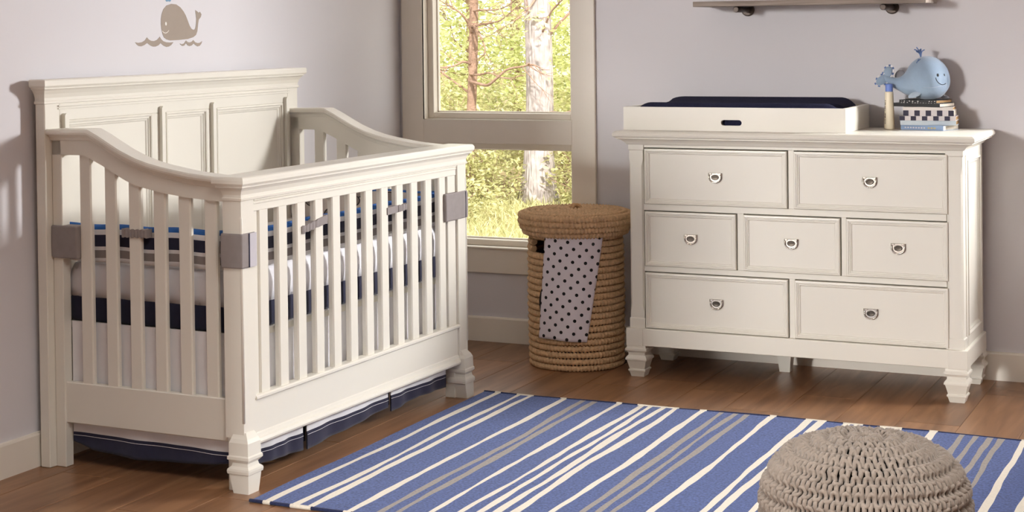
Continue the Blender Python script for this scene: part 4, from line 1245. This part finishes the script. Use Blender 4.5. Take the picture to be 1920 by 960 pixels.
thick = tree('thick pale-barked tree trunk close outside the window', -3.31, 9.0, .142, 7, .10, BARKL, LEAF1,
     [((.1, -.3, 1.9), (.5, .5, .16), 60), ((.2, 0, 4.8), (3.2, 2.5, 1.5), 2500), ((.5, .2, 1.6), (.8, .8, .7), 220)], 3, 1, (.04, 0), 1.0, .018)
slender = tree('slender brown tree with bare horizontal branches left of the thick trunk', -4.13, 9.1, .050, 6, .02, BARKD, LEAF1,
     [((0, 0, 4.6), (2.2, 2.0, 1.3), 1600), ((.3, .4, 2.0), (1.1, .8, .6), 330), ((-.3, .3, 1.2), (.8, .6, .5), 150)], 3, 2, (.16, 0), 1.1, .014)
def long_branch(o, pts, r):
    z0 = o.location
    P = [Vector((x-z0.x, y-z0.y, z-z0.z)) for x, y, z in pts]
    q = smooth_curve(P, 4); n = len(q); b = MB()
    b.tube(q, [r*(1-.7*i/(n-1)) for i in range(n)], 7)
    rng = random.Random(int(abs(pts[1][0])*1000))
    for k in range(6):
        i = rng.randrange(3, n-1); d = (q[i]-q[i-1]).normalized()+Vector((rng.gauss(0, .5), rng.gauss(0, .4), rng.gauss(0, .7)))
        branch(b, q[i], d, rng.uniform(.2, .5), r*.35, rng, 1)
    b.build('branch', BARKD, o)
for pts, r in (
    ([(-4.08, 9.06, .80), (-3.94, 8.95, .78), (-3.76, 8.8, .77), (-3.64, 8.74, .83), (-3.49, 8.7, .93), (-3.31, 8.66, .96), (-3.19, 8.64, .98), (-3.11, 8.62, .95)], .019),
    ([(-4.06, 9.06, 1.38), (-3.96, 8.95, 1.35), (-3.89, 8.9, 1.28), (-3.81, 8.86, 1.15), (-3.82, 8.84, 1.07), (-3.93, 8.9, 1.02)], .014),
    ([(-4.07, 9.06, .98), (-4.12, 8.98, 1.0), (-4.2, 8.92, .96), (-4.3, 8.86, .95), (-4.42, 8.8, .97)], .016),
    ([(-4.05, 9.08, 1.52), (-3.93, 9.0, 1.53), (-3.69, 8.9, 1.53), (-3.48, 8.8, 1.59), (-3.3, 8.7, 1.72)], .012),
    ([(-4.05, 9.06, 1.36), (-3.91, 8.95, 1.38), (-3.79, 8.9, 1.39), (-3.64, 8.82, 1.41), (-3.52, 8.78, 1.47), (-3.32, 8.7, 1.6)], .015),
    ([(-4.08, 9.06, .87), (-3.93, 8.98, .87), (-3.8, 8.94, .89), (-3.67, 8.9, .85), (-3.53, 8.86, .84), (-3.35, 8.8, .87)], .012),
    ([(-4.05, 9.06, 1.3), (-4.06, 8.96, 1.42), (-4.1, 8.9, 1.5), (-4.19, 8.84, 1.57), (-4.3, 8.8, 1.64)], .015)):
    long_branch(slender, pts, r)
long_branch(thick, [(-3.24, 8.9, 1.66), (-3.3, 8.74, 1.5), (-3.42, 8.68, 1.4), (-3.59, 8.62, 1.3)], .012)
long_branch(thick, [(-3.2, 8.92, 1.3), (-3.05, 8.8, 1.5), (-2.9, 8.7, 1.6), (-2.75, 8.6, 1.68)], .012)
tree('dense yellow-green tree deep in the woodland behind the slender tree', -6.0, 13.0, .06, 6, .03, BARKD, LEAF1,
     [((0, 0, 2.2), (2.2, 1.2, 1.5), 5200), ((.4, .3, 1.0), (2.2, 1.2, .9), 3200), ((0, 0, 4.4), (2.5, 1.5, 1.4), 1500)], 4, 3, (.1, 0), 1.2, .015, .085)
tree('broad leafy tree behind the thick pale trunk', -4.6, 13.4, .07, 6, .03, BARKD, LEAF1,
     [((0, 0, 2.1), (2.2, 1.3, 1.5), 5000), ((.2, -.3, .9), (2.2, 1.2, .9), 3200), ((0, 0, 4.4), (2.5, 1.5, 1.4), 1500)], 4, 4, (.05, 0), 1.2, .015, .085)
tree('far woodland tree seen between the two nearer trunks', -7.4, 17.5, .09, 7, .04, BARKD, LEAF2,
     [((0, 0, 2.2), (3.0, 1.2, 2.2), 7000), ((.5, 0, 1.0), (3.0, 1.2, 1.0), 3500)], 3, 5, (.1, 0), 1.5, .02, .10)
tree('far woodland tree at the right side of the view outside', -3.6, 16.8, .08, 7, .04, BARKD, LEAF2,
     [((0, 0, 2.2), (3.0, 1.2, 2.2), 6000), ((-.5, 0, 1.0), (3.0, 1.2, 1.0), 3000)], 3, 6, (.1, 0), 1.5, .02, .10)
tree('sunlit sapling right of the thick pale trunk', -2.55, 10.2, .03, 3.6, .01, BARKD, LEAF1,
     [((0, 0, 1.5), (.8, .7, 1.0), 1500), ((0, 0, 2.6), (.9, .7, .7), 700)], 4, 7, (.2, 0), .8, .012)
def shrub(label, x, y, rx, ry, h, n, m, seed, size=.06):
    rng = random.Random(seed); z0 = gz(x, y)
    o = empty('wild_shrub', (x, y, z0)); tag(o, label, 'shrub', 'wild shrubs outside the window')
    b = MB()
    for k in range(9):
        branch(b, (rng.uniform(-.1, .1), rng.uniform(-.1, .1), 0), (rng.gauss(0, .5), rng.gauss(0, .5), 1), h*.8, .008, rng, 1)
    b.build('stems', BARKD, o)
    b = MB(); leaves(b, n, (0, 0, h*.52), (rx, ry, h*.55), size, rng)
    f = b.build('foliage', m, o, fix=False); f['kind'] = 'stuff'
shrub('tall bushy shrub seen just right of the crib corner outside', -4.15, 8.6, .55, .5, .95, 1900, LEAF3, 31)
shrub('yellow-green shrub at the left foot of the thick trunk', -3.72, 8.7, .40, .4, .55, 900, LEAF3, 32)
shrub('feathery low shrub in the grass near the window', -3.55, 7.6, .55, .35, .42, 1000, LEAF3, 37, .05)
shrub('low shrub right of the thick trunk base', -2.78, 9.0, .45, .4, .75, 1200, LEAF3, 33)
shrub('leafy shrub behind the thick trunk at right', -2.95, 11.0, .8, .5, 1.2, 2000, LEAF3, 34, .07)
shrub('wide shrub behind the slender tree', -4.9, 10.6, .95, .6, 1.25, 2600, LEAF3, 35, .07)
shrub('dense low undergrowth behind the two trunks', -3.9, 10.9, .8, .5, 1.1, 2200, LEAF3, 36, .07)
b = MB(); rg = random.Random(12)
for _ in range(15000):
    x = rg.uniform(-5.2, -1.2); y = rg.uniform(4.8, 9.6)
    z = gz(x, y); a = rg.uniform(0, 2*pi); h = rg.uniform(.06, .2); w = .006
    d = Vector((rg.gauss(0, .5), rg.gauss(0, .5), 1)).normalized(); u = Vector((cos(a), sin(a), 0))*w; p = Vector((x, y, z))
    b.add([p-u, p+u, p+d*h*.6+u*.7, p+d*h+Vector((d.x, d.y, -.3))*h*.25, p+d*h*.6-u*.7], [(0, 1, 2, 3, 4)])
g = b.build('meadow_grass', GRASS, fix=False); tag(g, 'pale green meadow grass on the ground outside the window', 'grass', kind='stuff')
